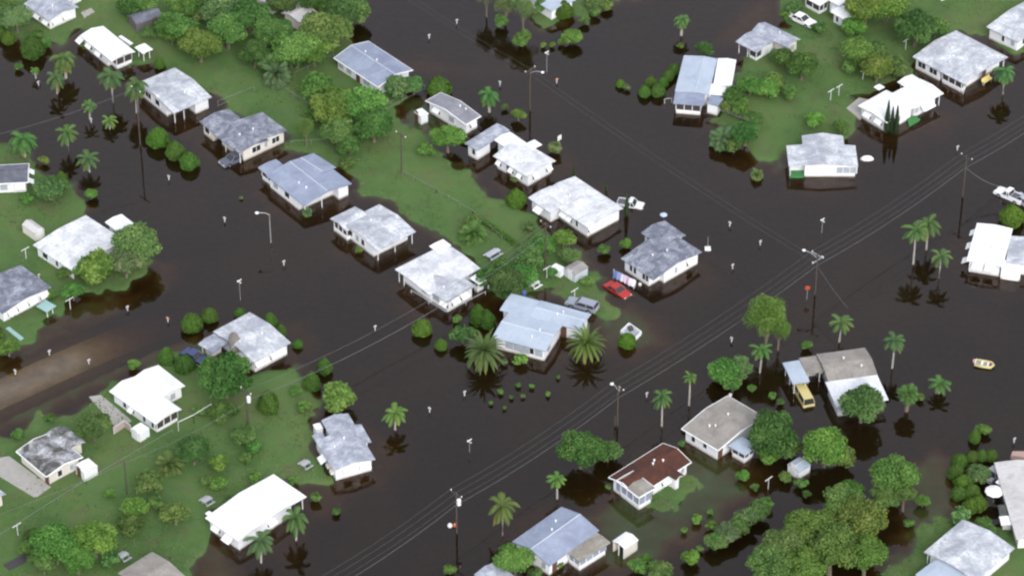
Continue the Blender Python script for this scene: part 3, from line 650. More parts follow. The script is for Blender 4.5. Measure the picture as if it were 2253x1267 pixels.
HS('white roofed house half behind two big trees at middle left', 'the tree fronted white house', 'bungalow', 170, 535,
   B(c='73,540 159,597 275,530', ridge='v', roof=RWM, rise=.5, feat=(('v', .75, 'win', 1.2), ('v', .45, 'win', .6), ('v', .2, 'win', .7), ('u', .1, 'door'))),
   B(c='229,491 262,514 300,497', roof=RW, rise=.3, ez=2.4, walls=((0, 1, .4, 1),)))
HS('grey weathered roofed house with white awnings, cut by the left edge below the barn shed', 'the weathered left edge house', 'bungalow', 30, 650,
   B(c='-66,643 5,691 117,636', ridge='v', roof=RG, rise=.8, feat=(('u', .2, 'aw'), ('u', .4, 'aw'), ('u', .62, 'aw'), ('u', .85, 'aw')), walls=((0, 1, .05, 1),)),
   B(c='80,675 103,688 124,674', roof=RTQ, rise=.04, ez=1.6, walls=(), posts=((0, 0), (1, 0), (1, 1))))
HS('dark grey roofed white house with two white side awnings on the left edge', 'the dark left edge house', 'bungalow', 20, 390,
   B(c='62,362 62,403 -60,407', ridge='u', roof=RGD, rise=.8, wall=WHITE, feat=(('v', .3, 'hood', 1.2), ('v', .8, 'hood', 1.2), ('u', .15, 'aw'), ('u', .45, 'cur')), fascia=TRIM))
HS('white barn-style garden shed with a cross-braced door on the left lawn', 'the white barn shed', 'garden_shed', 74, 506,
   B(c='48,496 77,516 98,505', ridge='v', roof=RCR, rise=.7, ez=1.9, oh=.04, wall=CREAM, feat=(('u', .5, 'door', 1),)), cat='shed')
HS('tan shingled roof house cut by the bottom edge of the photo at lower left', 'the bottom edge tan roof', 'bungalow', 335, 1245,
   B(c='255,1264 333,1318 412,1272', ridge='u', roof=RT, rise=.8))
HS('white gable corner of a house just inside the left edge, lower left', 'the lower left white gable', 'bungalow', 2, 1095,
   B(c='-90,1075 -30,1114 15,1089', ridge='v', roof=RGL, wall=CREAM, rise=.6))
HS('white wall and eave of a house at the top edge above dark trees', 'the topmost right white wall', 'bungalow', 2072, -12,
   B(c='2030,-44 2073,-14 2115,-34', ridge='v', roof=RW, rise=.6))
HS('pale grey roof of a house showing at the bottom edge under the bright green tree', 'the bottom edge pale roof', 'bungalow', 1090, 1262,
   B(c='1036,1269 1096,1308 1150,1283', ridge='v', roof=RGL, rise=.6))

# porch floor and low rails that read from the air
def slab(name, label, cat, pts, z0, z1, mat, **kw):
    ps = [W(float(a.split(',')[0]), float(a.split(',')[1]), z1) for a in pts.split()]
    a = sum((ps[i].x * ps[(i + 1) % len(ps)].y - ps[(i + 1) % len(ps)].x * ps[i].y) for i in range(len(ps)))
    if a < 0: ps.reverse()
    o = MB().prism([p + UP * (z0 - z1) for p in ps], UP * (z1 - z0)).build(name, mat)
    return tag(o, label, cat, **kw)
slab('driveway', None, None, '-40,1012 20,1003 112,1070 78,1095 -30,1030', -.3, .30, CONC, kind='structure')
slab('patio', None, None, '1862,238 1890,215 1925,222 1892,262', -.3, .36, CONC, kind='structure')
slab('driveway', None, None, '196,872 222,868 290,925 262,945 240,925', -.3, .30, CONC, kind='structure')
slab('patio', None, None, '178,28 200,18 208,26 185,40', -.3, .33, CONC, kind='structure')
slab('path', None, None, '1592,235 1650,260 1646,266 1584,240', -.3, .33, CONC, kind='structure')
slab('porch_floor', None, None, '1738,374 1768,374 1768,389 1738,389', -.3, .25, TURF, kind='structure')
slab('path', None, None, '12,722 20,718 52,743 44,748', -.3, .33, RTQ, kind='structure')
slab('porch_floor', None, None, '1996,262 2012,254 2024,262 2000,276', -.3, .4, TURF, kind='structure')
slab('patio', None, None, '1700,250 1690,235 1560,262', -.6, -.5, CONC, kind='structure') if False else None
# ------------------------------------------------------------------ plants
def leaf_obj(name, cen, nrm, size, tone, mat, asp=.7, jit=.6, rs=None, core=None):
    """one mesh of many leaf-sized faces"""
    n = len(cen)
    nv = nrm + rs.normal(0, jit, (n, 3)); nv /= np.linalg.norm(nv, axis=1, keepdims=True) + 1e-9
    a = np.cross(nv, rs.normal(0, 1, (n, 3))); a /= np.linalg.norm(a, axis=1, keepdims=True) + 1e-9
    b_ = np.cross(nv, a)
    sz = (size * rs.uniform(.6, 1.35, n))[:, None]
    v = np.stack([cen - a * sz, cen - b_ * sz * asp, cen + a * sz, cen + b_ * sz * asp], 1).reshape(-1, 3)
    me = bpy.data.meshes.new(name); nf = n; cv = []; cf = []
    if core is not None: cv, cf = core
    V = np.concatenate([v, np.array(cv)]) if len(cv) else v
    F = [tuple(range(4 * i, 4 * i + 4)) for i in range(n)] + [tuple(k + 4 * n for k in f) for f in cf]
    me.from_pydata(V.tolist(), [], F); me.materials.append(mat)
    at = me.attributes.new('tone', 'FLOAT', 'FACE')
    at.data.foreach_set('value', np.concatenate([tone, np.full(len(cf), .25)]).astype('f'))
    me.update(); return me
LEAF = leaf_mat('broad_leaves', (.058, .130, .038), (.118, .228, .064), (.215, .345, .108), .35)
HEDGE = leaf_mat('clipped_leaves', (.044, .105, .020), (.078, .158, .028), (.125, .210, .048), .15)
PALM = leaf_mat('palm_fronds', (.055, .120, .042), (.090, .170, .058), (.185, .210, .065), .2)
NEEDLE = leaf_mat('fine_leaves', (.080, .150, .046), (.130, .220, .070), (.210, .300, .105), .2)
BARK = plain('grey_bark', (.17, .14, .11), .95, .1, .3)
PBARK = plain('pale_palm_bark', (.36, .34, .31), .9, .1, .2)
TIPS = {'D': (.70, .76, .66, 1), 'M': (.95, .98, .88, 1), 'B': (1.2, 1.18, .9, 1), 'Y': (1.25, 1.0, .75, 1), 'G': (1.12, 1.02, 1.3, 1), 'O': (.92, .93, .66, 1)}
TONE = {'D': 'dark green', 'M': 'mid green', 'B': 'bright green', 'Y': 'yellowish', 'G': 'greyish green', 'O': 'olive green'}
def crown_mesh(seed, nl, nleaf, leaf, mat=LEAF, col=(1, 1, .8), lr=(.26, .42), spread=.62, jit=.7, asp=.7):
    rs = np.random.RandomState(seed); L = []
    for i in range(nl):
        d = rs.normal(0, 1, 3); d /= np.linalg.norm(d)
        if d[2] < -.35: d[2] *= -.6
        L.append((d * spread * rs.uniform(.7, 1.12), rs.uniform(*lr), rs.rand()))
    L.append((np.zeros(3), .55, .3))
    wts = np.array([l[1] ** 2 for l in L]); wts /= wts.sum(); C = []; Nn = []; T = []
    for (c, r, tn), w_ in zip(L, wts):
        k = int(nleaf * w_); d = rs.normal(0, 1, (k, 3)); d[:, 2] += .35; d /= np.linalg.norm(d, axis=1, keepdims=True)
        # small sprays inside each bough give the surface its second scale
        sub = rs.normal(0, 1, (22, 3)); sub /= np.linalg.norm(sub, axis=1, keepdims=True)
        near = (d @ sub.T).max(1); bump = np.clip((near - .8) / .2, 0, 1)
        rr = r * (rs.uniform(.62, 1.0, k) + .22 * bump * rs.rand(k))
        C.append((c + d * rr[:, None]) * np.array(col)); Nn.append(d)
        T.append(np.clip(tn * .55 + .45 * rs.rand(k) * (.5 + .5 * bump) + .1, 0, 1))
    C = np.concatenate(C); C[:, :2] /= np.percentile(np.hypot(C[:, 0], C[:, 1]), 97) * .97
    return leaf_obj('crown', C, np.concatenate(Nn), leaf * 1.1, np.concatenate(T), mat, asp, jit, rs)
def egg(n, leaf, seed, h=1.9, pw=.62, mat=HEDGE):
    """clipped shrub: closed dome of tight leaves over a solid heart"""
    rs = np.random.RandomState(seed)
    def prof(t): return (np.sin(np.pi * np.clip(t, 0, 1) ** pw) ** .62)
    t = np.clip(rs.uniform(0.02, 1, n), 0, 1) ** .9; th = rs.uniform(0, 2 * np.pi, n)
    ph = rs.uniform(0, 6.28, 3)
    lump = 1 + .08 * np.sin(3 * th + ph[0] + 4 * t) + .06 * np.sin(5 * th + ph[1] - 7 * t) + .03 * rs.normal(0, 1, n)
    r = prof(t) * lump
    c = np.stack([np.cos(th) * r, np.sin(th) * r, t * h * (1 + .03 * np.sin(2 * th + ph[2]))], 1)
    nn = np.stack([np.cos(th), np.sin(th), (t - .4) * 1.6], 1)
    tone = np.clip(.35 + .25 * np.sin(9 * th + 5 * t) * rs.rand(n) + .45 * (rs.rand(n) - .3), 0, 1)
    k = 16; tt = np.linspace(0, 1, 9)
    cv = [(math.cos(2 * math.pi * j / k) * prof(q) * .93 + 0., math.sin(2 * math.pi * j / k) * prof(q) * .93, q * h * .97) for q in tt for j in range(k)]
    cf = [(i * k + j, i * k + (j + 1) % k, (i + 1) * k + (j + 1) % k, (i + 1) * k + j) for i in range(8) for j in range(k)]
    return leaf_obj('crown', c, nn, leaf, tone, mat, .8, .8, rs, (cv, cf))
def palm_mesh(seed, nf, up, droop, leafw, nl=16, lean=.0, stiff=False, lo=-.4):
    rs = np.random.RandomState(seed); V = []; F = []; T = []
    for i in range(nf):
        th = 2 * math.pi * (i * .381966) + rs.uniform(-.2, .2)
        q = i / max(1, nf - 1); el = lo + (up - lo) * (1 - q) + rs.uniform(-.12, .12)
        ln = rs.uniform(.85, 1.08); p = Vector((0, 0, 0)); d = Vector((math.cos(th) * math.cos(el), math.sin(th) * math.cos(el), math.sin(el)))
        seg = nl; tn = .25 + .3 * rs.rand() + (.4 if el < -.1 else 0); pts = [p.copy()]
        for k in range(seg):
            d.z -= droop / seg * (1 + 1.2 * k / seg); d.normalize(); p = p + d * (ln / seg); pts.append(p.copy())
        for k in range(1, seg + 1):
            dd = (pts[k] - pts[k - 1]).normalized(); s = dd.cross(Vector((0, 0, 1))); s.normalize(); upv = s.cross(dd)
            f = k / seg; wl = leafw * math.sin(math.pi * min(1, .12 + f * .86)) ** .7
            for sg in (-1, 1):
                e = pts[k] + (s * sg * .86 + dd * .55 - upv * (.12 if stiff else .5)) * wl * rs.uniform(.85, 1.1)
                o = len(V); w2 = dd * (1.0 / seg) * .52
                V += [tuple(pts[k] - w2), tuple(pts[k] + w2), tuple(e + w2 * .4), tuple(e - w2 * .2)]
                F.append((o, o + 1, o + 2, o + 3)); T.append(min(1, max(0, tn + rs.uniform(-.15, .15))))
    me = bpy.data.meshes.new('crown'); me.from_pydata(V, [], F); me.materials.append(PALM)
    at = me.attributes.new('tone', 'FLOAT', 'FACE'); at.data.foreach_set('value', np.array(T, 'f')); me.update(); return me
def trunk_mesh(seed, mat=BARK, limbs=4):
    """unit trunk: foot at -1, crown centre at 0"""
    rr = random.Random(seed); q = MB()
    q.tube([(0, 0, -1), (.03, .02, -.5), (0, .03, -.1)], [.11, .08, .05], 7)
    for i in range(limbs):
        th = 2 * math.pi * i / limbs + rr.random(); e = (math.cos(th) * .55, math.sin(th) * .55, rr.uniform(.0, .3))
        q.tube([(0.02, .02, -.55 + .12 * i / limbs), (e[0] * .5, e[1] * .5, -.15), e], [.06, .04, .015], 5)
    me = bpy.data.meshes.new('trunk'); me.from_pydata(q.v, [], q.f); me.materials.append(mat); me.update(); return me
BIG = [crown_mesh(s, 20 + 2 * s, 11000, .052, col=(1, 1, .78)) for s in (1, 2, 3, 4)]
MIDC = [crown_mesh(s, 13, 4200, .082, col=(1, 1, .85), lr=(.3, .45), spread=.58) for s in (11, 12, 13, 14)]
SML = [crown_mesh(s, 8, 1300, .13, col=(1, 1, .9), lr=(.35, .5), spread=.5) for s in (21, 22, 23)]
TALL = [crown_mesh(s, 24, 9000, .05, NEEDLE, col=(.8, .8, 1.5), lr=(.22, .36), spread=.68, jit=.9, asp=.35) for s in (31, 32)]
OLV = [crown_mesh(s, 22, 11000, .05, NEEDLE, col=(1, 1, .85), lr=(.24, .38), jit=.8, asp=.6) for s in (33, 34, 35)]
EGG = [egg(3200, .075, s) for s in (41, 42, 43)]
CON = [egg(2800, .085, s, 2.5, .5) for s in (44, 45)]
CYP = [egg(3000, .17, s, 14., .42, leaf_mat('cypress_leaves', (.03, .055, .022), (.045, .075, .03), (.09, .075, .045), .1)) for s in (46,)]
QP = [palm_mesh(s, 15, 1.15, 1.5, .22, 18, lo=-.25) for s in (51, 52, 53, 54)]
QPH = [palm_mesh(s, 24, 1.1, 1.9, .26, 18, lo=-.7) for s in (57, 58)]
DP = [palm_mesh(s, 62, 1.3, 1.0, .10, 26, stiff=True, lo=-.45) for s in (61, 62)]
FP = [palm_mesh(s, 46, 1.3, 1.1, .34, 8, lo=-.6) for s in (63, 64)]
TRK = [trunk_mesh(s) for s in (1, 2, 3)]
KIND = {  # mesh list, name, word, height of crown centre in radii, fewest metres
 'b': (BIG, 'leafy_tree', 'tree', .85, .8), 'm': (MIDC, 'small_tree', 'small tree', .8, .3), 's': (SML, 'bush', 'bush', .75, .1),
 't': (TALL, 'tall_tree', 'tall feathery tree', 1.75, 1.0), 'o': (OLV, 'leafy_tree', 'tree', .95, 1.5),
 'e': (EGG, 'round_shrub', 'clipped round shrub', 0, 0), 'c': (CON, 'cone_shrub', 'cone-shaped shrub', 0, 0), 'y': (CYP, 'cypress', 'slim cypress', 0, 0)}
VEG = []; cnt = 0
def child(nm, me, par, sc, z=0, rz=0, col=None):
    o = bpy.data.objects.new(nm, me); scn.collection.objects.link(o); o.parent = par
    o.location = (0, 0, z); o.scale = sc; o.rotation_euler = (0, 0, rz)
    if col: o.color = col
    return o
def plant(spec):
    global cnt
    k, x, y, r, tn = spec.split(',')[:5]; x, y, r = float(x), float(y), float(r)
    ms, nm, word, hr, h0 = KIND[k]; R2 = r * mpp(y) * (1.0 if k in 'ecy' else 1.0); cnt += 1
    if k in 'ecy':
        hh = {'e': 1.9, 'c': 2.5, 'y': 14.}[k]; zc = R2 * hh * .46
        p = W(x, y, zc); gz = gh(p.x, p.y)
        base = surf(p.x, p.y) - .12 * R2
        o = thing(nm, None, nm.replace('_', ' '), (p.x, p.y, base)); me = ms[cnt % len(ms)]
        c = child('crown', me, o, (R2, R2, R2), 0, rnd.random() * 6, tuple(q * rnd.uniform(.88, 1.12) for q in TIPS[tn][:3]) + (1,))
        child('trunk', TRK[cnt % 3], o, (R2 * .7, R2 * .7, 1.2), .2)
    else:
        zc = R2 * hr + h0; p = W(x, y, zc + .1); base = gh(p.x, p.y); s0 = max(base, 0)
        o = thing(nm, None, 'bush' if k == 's' else 'tree', (p.x, p.y, base)); me = ms[cnt % len(ms)]
        j = rnd.uniform(.94, 1.06)
        child('crown', me, o, (R2 * j, R2 / j, R2), zc + s0 - base, rnd.random() * 6, tuple(q * rnd.uniform(.86, 1.14) for q in TIPS[tn][:3]) + (1,))
        child('trunk', TRK[cnt % 3], o, (R2, R2, zc + s0 - base), zc + s0 - base, rnd.random() * 6)
    sz = 'small' if r < 15 else ('large' if r > 38 else '')
    VEG.append((o, sz, TONE[tn], word, x, y))
def palm(x, y, yb, r, kind='q', tn='M'):
    """crown seen at x,y; the foot of the trunk at yb"""
    global cnt
    cnt += 1; R2 = r * mpp(y) * (1.12 if kind == 'd' else 1.28); b0 = W(x, yb, 0)
    # height: walk the crown point back to the foot's distance
    c = (y - yb)   # negative: crown above its foot in the picture
    h = -c * mpp(yb) / CE
    p = W(x, y, h); b0.x = p.x; b0.y = p.y; gz = gh(p.x, p.y)
    nm = {'q': 'queen_palm', 'h': 'queen_palm', 'd': 'date_palm', 'f': 'fan_palm'}[kind]
    o = thing(nm, None, 'palm', (p.x, p.y, gz))
    me = {'q': QP, 'h': QPH, 'd': DP, 'f': FP}[kind][cnt % 2 if kind != 'q' else cnt % 4]
    h = max(h, .6); th = .09 if kind == 'q' else .14
    t_ = MB().tube([Vector((p.x + .1 * math.sin(cnt), p.y, gz - .3)), Vector((p.x + .06, p.y, h * .5)), Vector((p.x, p.y, h))], [th * 1.9, th * 1.45, th * 1.2] if kind in 'qh' else [.3, .32, .34], 8).build('trunk', PBARK if kind in 'qh' else BARK, o)
    child('crown', me, o, (R2 * rnd.uniform(.9, 1.1), R2 * rnd.uniform(.9, 1.1), R2 * rnd.uniform(.8, 1.15)), h - gz, rnd.random() * 6, tuple(q * rnd.uniform(.88, 1.15) for q in TIPS[tn][:3]) + (1,))
    VEG.append((o, '', TONE[tn], {'q': 'slim palm', 'h': 'shaggy palm', 'd': 'feathery date palm', 'f': 'bushy fan palm'}[kind], x, y))
PL = """b,390,60,42,M b,440,100,42,Y b,500,70,42,M b,548,35,45,D b,600,72,38,M b,652,106,50,B b,718,72,54,B b,690,110,40,B b,560,118,32,D m,600,140,30,G
b,478,22,38,G b,405,8,38,M m,436,28,26,G b,620,5,34,D b,700,-4,42,D b,765,18,42,M m,792,30,26,G m,280,18,26,D m,318,6,26,M m,327,72,16,M m,377,80,24,M c,351,138,11,M m,640,130,26,D
b,735,238,50,B b,797,228,50,B b,742,288,36,B b,822,275,42,D m,695,190,34,M t,672,285,19,O m,872,192,30,G m,908,184,24,G e,966,190,27,M b,985,300,36,B s,938,332,18,B m,700,250,28,D m,770,320,26,D
s,762,360,16,M m,1075,610,30,D b,1118,618,36,D m,1170,565,32,M m,1240,528,24,B m,1250,565,22,G m,1150,605,30,M m,1190,540,26,M s,1040,490,16,M s,1330,548,14,B s,1378,535,13,B s,1291,621,13,B s,1162,500,13,G e,1136,434,22,B
c,1052,690,20,D c,1072,700,18,D m,1018,736,25,D s,1146,790,15,B s,1120,650,14,M m,1100,590,24,M m,1215,600,12,M
t,1152,15,28,G t,1112,8,24,G m,1190,12,18,M e,1240,20,21,O m,1150,84,21,B m,1258,78,21,B s,1335,12,14,B s,1310,28,12,M s,1195,98,7,Y s,1215,97,7,Y s,1235,91,9,Y t,1070,-10,24,G m,1300,5,15,M s,1285,45,12,M m,1100,45,16,M
s,1497,100,8,Y m,1550,108,21,D e,1365,183,10,B s,1379,191,8,G e,1418,200,14,M e,1448,197,16,M e,1432,178,13,M e,1458,180,12,M e,1470,166,13,M e,1483,152,14,M e,1477,160,10,M
b,1640,290,30,D m,1616,318,20,D m,1612,215,26,D m,1650,190,27,M m,1688,195,24,B m,1722,128,25,D m,1632,238,22,M b,1765,145,32,D m,1700,180,22,B m,1792,266,22,B m,1850,282,20,M m,1660,262,20,M m,1735,205,18,M m,1595,235,16,M
b,1887,112,36,B b,1930,148,34,B m,1968,146,27,M b,1905,15,48,B b,1950,12,46,B m,1878,58,26,B b,2015,62,46,D m,2058,62,28,M s,1802,62,16,M s,1745,22,18,M s,1870,150,18,M m,1930,110,24,M s,1728,35,12,O s,2085,95,12,M e,2227,472,26,B
y,1953,260,6,D y,1963,266,5,D y,1973,267,5.5,D y,1379,452,4.5,M s,1379,538,10,M y,1334,412,2.2,M y,1262,377,2.4,M s,1222,325,17,G m,1140,252,15,Y s,1110,235,8,M
m,115,415,36,M c,135,392,14,M s,201,427,14,B s,95,352,11,Y b,300,540,50,G b,275,575,38,G m,215,590,42,B m,190,600,28,M e,70,103,26,D e,18,82,16,M e,-2,68,16,M b,35,40,34,G m,10,20,28,M s,80,78,14,M s,100,95,13,M s,178,92,12,M s,40,145,10,M
e,347,300,24,M e,385,329,22,M e,415,352,21,M e,928,718,21,B e,970,756,14,M e,1380,747,19,B m,18,762,26,M m,-10,735,20,D s,60,440,14,M s,110,650,14,M m,160,640,24,M s,142,600,16,M
b,495,828,58,D e,405,800,22,D c,366,783,17,M s,295,800,14,B m,738,872,38,B c,714,803,16,M c,686,836,19,M c,590,884,23,M s,650,860,13,B s,670,893,16,B e,422,707,23,M e,461,691,18,M e,528,687,12,M c,594,704,16,M c,618,726,12,M e,655,755,11,M
b,205,937,37,M s,110,920,11,D s,40,955,14,M b,425,990,36,D m,325,1060,30,M m,480,1020,22,B s,480,1068,18,M m,535,958,26,M s,560,985,18,M m,482,912,26,D m,385,1132,32,B m,297,1118,29,B s,345,1108,18,M m,285,1158,30,D s,241,1087,13,B b,122,1200,50,M b,207,1188,48,B b,95,1235,30,M b,170,1228,38,M s,242,1232,20,G s,645,1055,12,B s,695,1093,13,M s,740,1124,9,O s,505,905,18,M s,437,905,13,M s,540,1010,14,M m,70,1180,20,D s,455,1060,14,M m,60,1205,18,M
t,1688,702,42,O t,1714,722,26,O m,1597,815,36,M m,1630,805,28,G m,1612,845,20,M s,1775,757,12,M m,1655,852,10,M b,1897,888,48,M b,1700,952,54,D m,1742,985,26,M b,1815,985,48,B m,1848,1000,30,B m,1690,1000,26,M b,1278,988,48,D m,1338,992,30,M
o,1972,1050,50,O o,1945,1095,30,O o,1990,1085,28,O m,2030,1100,16,B o,1782,1160,54,O o,1850,1108,50,O o,1895,1150,56,O o,1830,1205,58,O o,1732,1200,50,O o,1695,1240,50,O o,1905,1215,48,O m,1872,1078,30,O m,1960,1090,24,G o,1770,1245,50,O c,2145,958,13,M s,2168,945,14,B s,2155,940,10,M
e,2112,1012,18,M e,2140,1002,14,M e,2160,1000,14,M e,2181,1000,15,M e,2104,1036,20,M e,2120,1060,21,B e,2110,1082,18,M e,2138,1080,20,M e,2152,1104,20,M e,2136,1110,18,B m,2152,1040,26,G s,2112,1135,22,G s,2165,1150,18,M s,2180,1170,16,M
m,1600,1168,27,G m,1622,1155,24,M m,1643,1140,26,G m,1668,1120,24,M m,1575,1188,24,G s,1590,1180,16,M s,1688,1105,15,M m,1578,1190,20,M s,1522,1225,20,B s,1402,1245,20,M m,1450,1255,28,M s,1421,1228,12,M s,1532,1140,12,B s,1566,1155,12,B s,1636,1045,15,B s,1506,1165,8,M s,1562,1125,7,B s,1728,1050,15,B s,1764,1062,14,M b,1132,1228,40,B s,990,1252,14,M s,1540,1205,8,M s,1640,985,15,M s,1660,1070,10,M s,1700,870,10,M s,1718,882,9,M s,1480,1040,12,M s,1338,1070,7,M s,1500,975,8,M s,1775,1085,10,M s,1785,1250,12,M s,2025,872,9,B s,2000,1150,12,M
s,1100,860,7,M s,1140,845,6,M s,1170,848,6,B s,1205,865,6,B s,1125,872,5,M s,1110,895,5,M s,1150,870,5,Y s,1080,885,5,M s,1228,828,5,M s,560,1050,14,M s,505,1100,12,M s,1180,1260,16,M s,1130,395,7,M s,530,434,4,B s,2105,1150,10,M s,1005,700,10,M s,1230,1240,10,B s,790,548,9,B s,1110,795,8,G""".split()
KEEP = True
for q in PL: plant(q)
for a in [(122,170,205,24),(140,128,170,29,'h'),(76,155,172,12,'q','B'),(243,166,222,30,'h'),(297,186,245,31,'h'),(195,231,262,17,'q','B'),(240,265,283,18,'q','B'),(147,291,330,29),(193,347,378,27),(50,305,345,36,'h','M'),
          (868,908,946,30,'q','B'),(650,1138,1190,34),(572,1188,1240,34),(1105,1112,1180,38,'q','Y'),(1225,1052,1098,23,'q','B'),(1457,872,938,25),(1518,828,893,18),(1675,768,820,25),(1850,708,752,28),(1968,748,810,27),
          (2015,505,580,31),(2042,492,548,31),(2070,563,612,25),(2068,842,866,26),(1998,865,905,22,'f','M'),(1500,42,76,20,'h'),(2211,157,205,28,'h','M'),(1075,207,245,26,'h','M'),
          (1065,772,802,54,'d','Y'),(1290,757,785,48,'d','Y'),(1590,303,318,28,'f','G'),(1665,384,392,14,'f','B'),(372,1022,1036,29,'f','Y'),(608,165,185,30,'f','G'),(1040,515,530,27,'f','M'),(676,466,474,10,'f','G')]:
    palm(*a)
# one clipped hedge running across the backyards, one loose hedge on the garden bank
def hedge(name, label, pts, wpx, hm, tn):
    P_ = [W(x, y, .6) for x, y in pts]; rs = np.random.RandomState(9); C = []; Nn = []
    for a, b_ in zip(P_[:-1], P_[1:]):
        d = b_ - a; n = int(d.length * 260); t_ = rs.rand(n); th = rs.uniform(-.3, 3.44, n)
        s = d.cross(UP).normalized(); w_ = wpx * (1 + .15 * np.sin(t_ * 40))
        C.append(np.array(a)[None] + np.outer(t_, np.array(d)) + np.outer(np.cos(th) * w_, np.array(s)) + np.outer(np.sin(th) * hm - .5, [0, 0, 1]))
        Nn.append(np.outer(np.cos(th), np.array(s)) + np.outer(np.sin(th), [0, 0, 1]))
    C = np.concatenate(C); c0 = C.mean(0); c0[2] = 0
    me = leaf_obj(name, C - c0, np.concatenate(Nn), .1, rs.rand(len(C)), HEDGE, .8, .7, rs)
    o = bpy.data.objects.new(name, me); scn.collection.objects.link(o); o.location = c0; o.color = TIPS[tn]; tag(o, label, 'hedge')
hedge('hedge', 'low clipped hedge running diagonally across the lawn behind the big white centre house', [(1052, 478), (1100, 510), (1138, 538)], .45, .9, 'M')

rs = np.random.RandomState(77); n = 150000
X_ = rs.uniform(-95, 95, n); Y_ = rs.uniform(-78, 98, n); Z_ = height(X_, Y_)
msk = (vnoise(X_, Y_, 3.1, 21) * .6 + vnoise(X_, Y_, 9, 22) * .4 + .25 * rs.rand(n)) > .60
k = (Z_ > .02) & msk; X_, Y_, Z_ = X_[k], Y_[k], Z_[k]; n = len(X_)
hh = rs.uniform(.03, .22, n)
me = leaf_obj('weeds', np.stack([X_, Y_, Z_ + hh], 1), np.tile([[0, 0, 1.]], (n, 1)), .13, np.clip(vnoise(X_, Y_, 6, 23) * .7 + .4 * rs.rand(n), 0, 1), leaf_mat('weed_leaves', (.065, .135, .038), (.105, .175, .050), (.160, .205, .070), .2), .8, .5, rs)
o = bpy.data.objects.new('weeds', me); scn.collection.objects.link(o); tag(o, 'patchy weeds and tufts growing through the lawns', 'ground cover', kind='stuff')
n = 60000; X_ = rs.uniform(-95, 95, n); Y_ = rs.uniform(-78, 98, n); Z_ = height(X_, Y_)
k = (Z_ < -.03) & (Z_ > -.75) & (vnoise(X_, Y_, 2.2, 31) + .3 * rs.rand(n) > .98); X_, Y_ = X_[k], Y_[k]; n = len(X_)
me = leaf_obj('floating_leaves', np.stack([X_, Y_, np.full(n, .012) + rs.rand(n) * .004], 1), np.tile([[0, 0, 1.]], (n, 1)), .06, rs.rand(n), leaf_mat('leaf_litter', (.10, .08, .045), (.16, .14, .07), (.24, .22, .13), .0), .7, .02, rs)
o = bpy.data.objects.new('floating_leaves', me); scn.collection.objects.link(o); tag(o, 'drifting leaves and bits in the shallow margins of the flood', 'leaf litter', kind='stuff')

# ------------------------------------------------------------------ words for the many plants
SHORT = {}
def rel(x, y):
    best = sorted(PLACES, key=lambda p: (p[0] - x) ** 2 + ((p[1] - y) * 1.2) ** 2)[0]
    dx, dy = x - best[0], y - best[1]
    if abs(dx) > 1.6 * abs(dy): d = 'right of' if dx > 0 else 'left of'
    elif abs(dy) > 1.6 * abs(dx): d = 'in front of' if dy > 0 else 'behind'
    else: d = ('front right of' if dx > 0 else 'front left of') if dy > 0 else ('back right of' if dx > 0 else 'back left of')
    return d + ' ' + best[2]
ORD = ['', 'second', 'third', 'fourth', 'fifth', 'sixth', 'seventh', 'eighth', 'ninth', 'tenth', 'eleventh', 'twelfth']
def word_all(items):
    G_ = {}
    for it in items:
        o, sz, tn, wd, x, y = it
        wet = ''
        base = ' '.join(z for z in (sz, tn, wd) if z) + ', ' + rel(x, y)
        G_.setdefault(base, []).append(it)
    for base, its in G_.items():
        its.sort(key=lambda i: i[4])
        for k, it in enumerate(its):
            if len(its) == 1: lab = base
            elif k == 0: lab = 'leftmost ' + base
            elif k == len(its) - 1: lab = 'rightmost ' + base
            else: lab = ORD[k] + ' from left, ' + base
            it[0]['label'] = lab
            it[0]['group'] = {'queen_palm': 'palms among the flooded houses', 'date_palm': 'feathery date palms', 'fan_palm': 'bushy fan palms', 'round_shrub': 'clipped round shrubs', 'cone_shrub': 'cone shaped shrubs', 'bush': 'bushes in the gardens', 'small_tree': 'small garden trees', 'leafy_tree': 'leafy garden trees', 'tall_tree': 'tall feathery trees', 'cypress': 'slim cypresses'}.get(it[0].name.split('.')[0], 'small things in the flood')

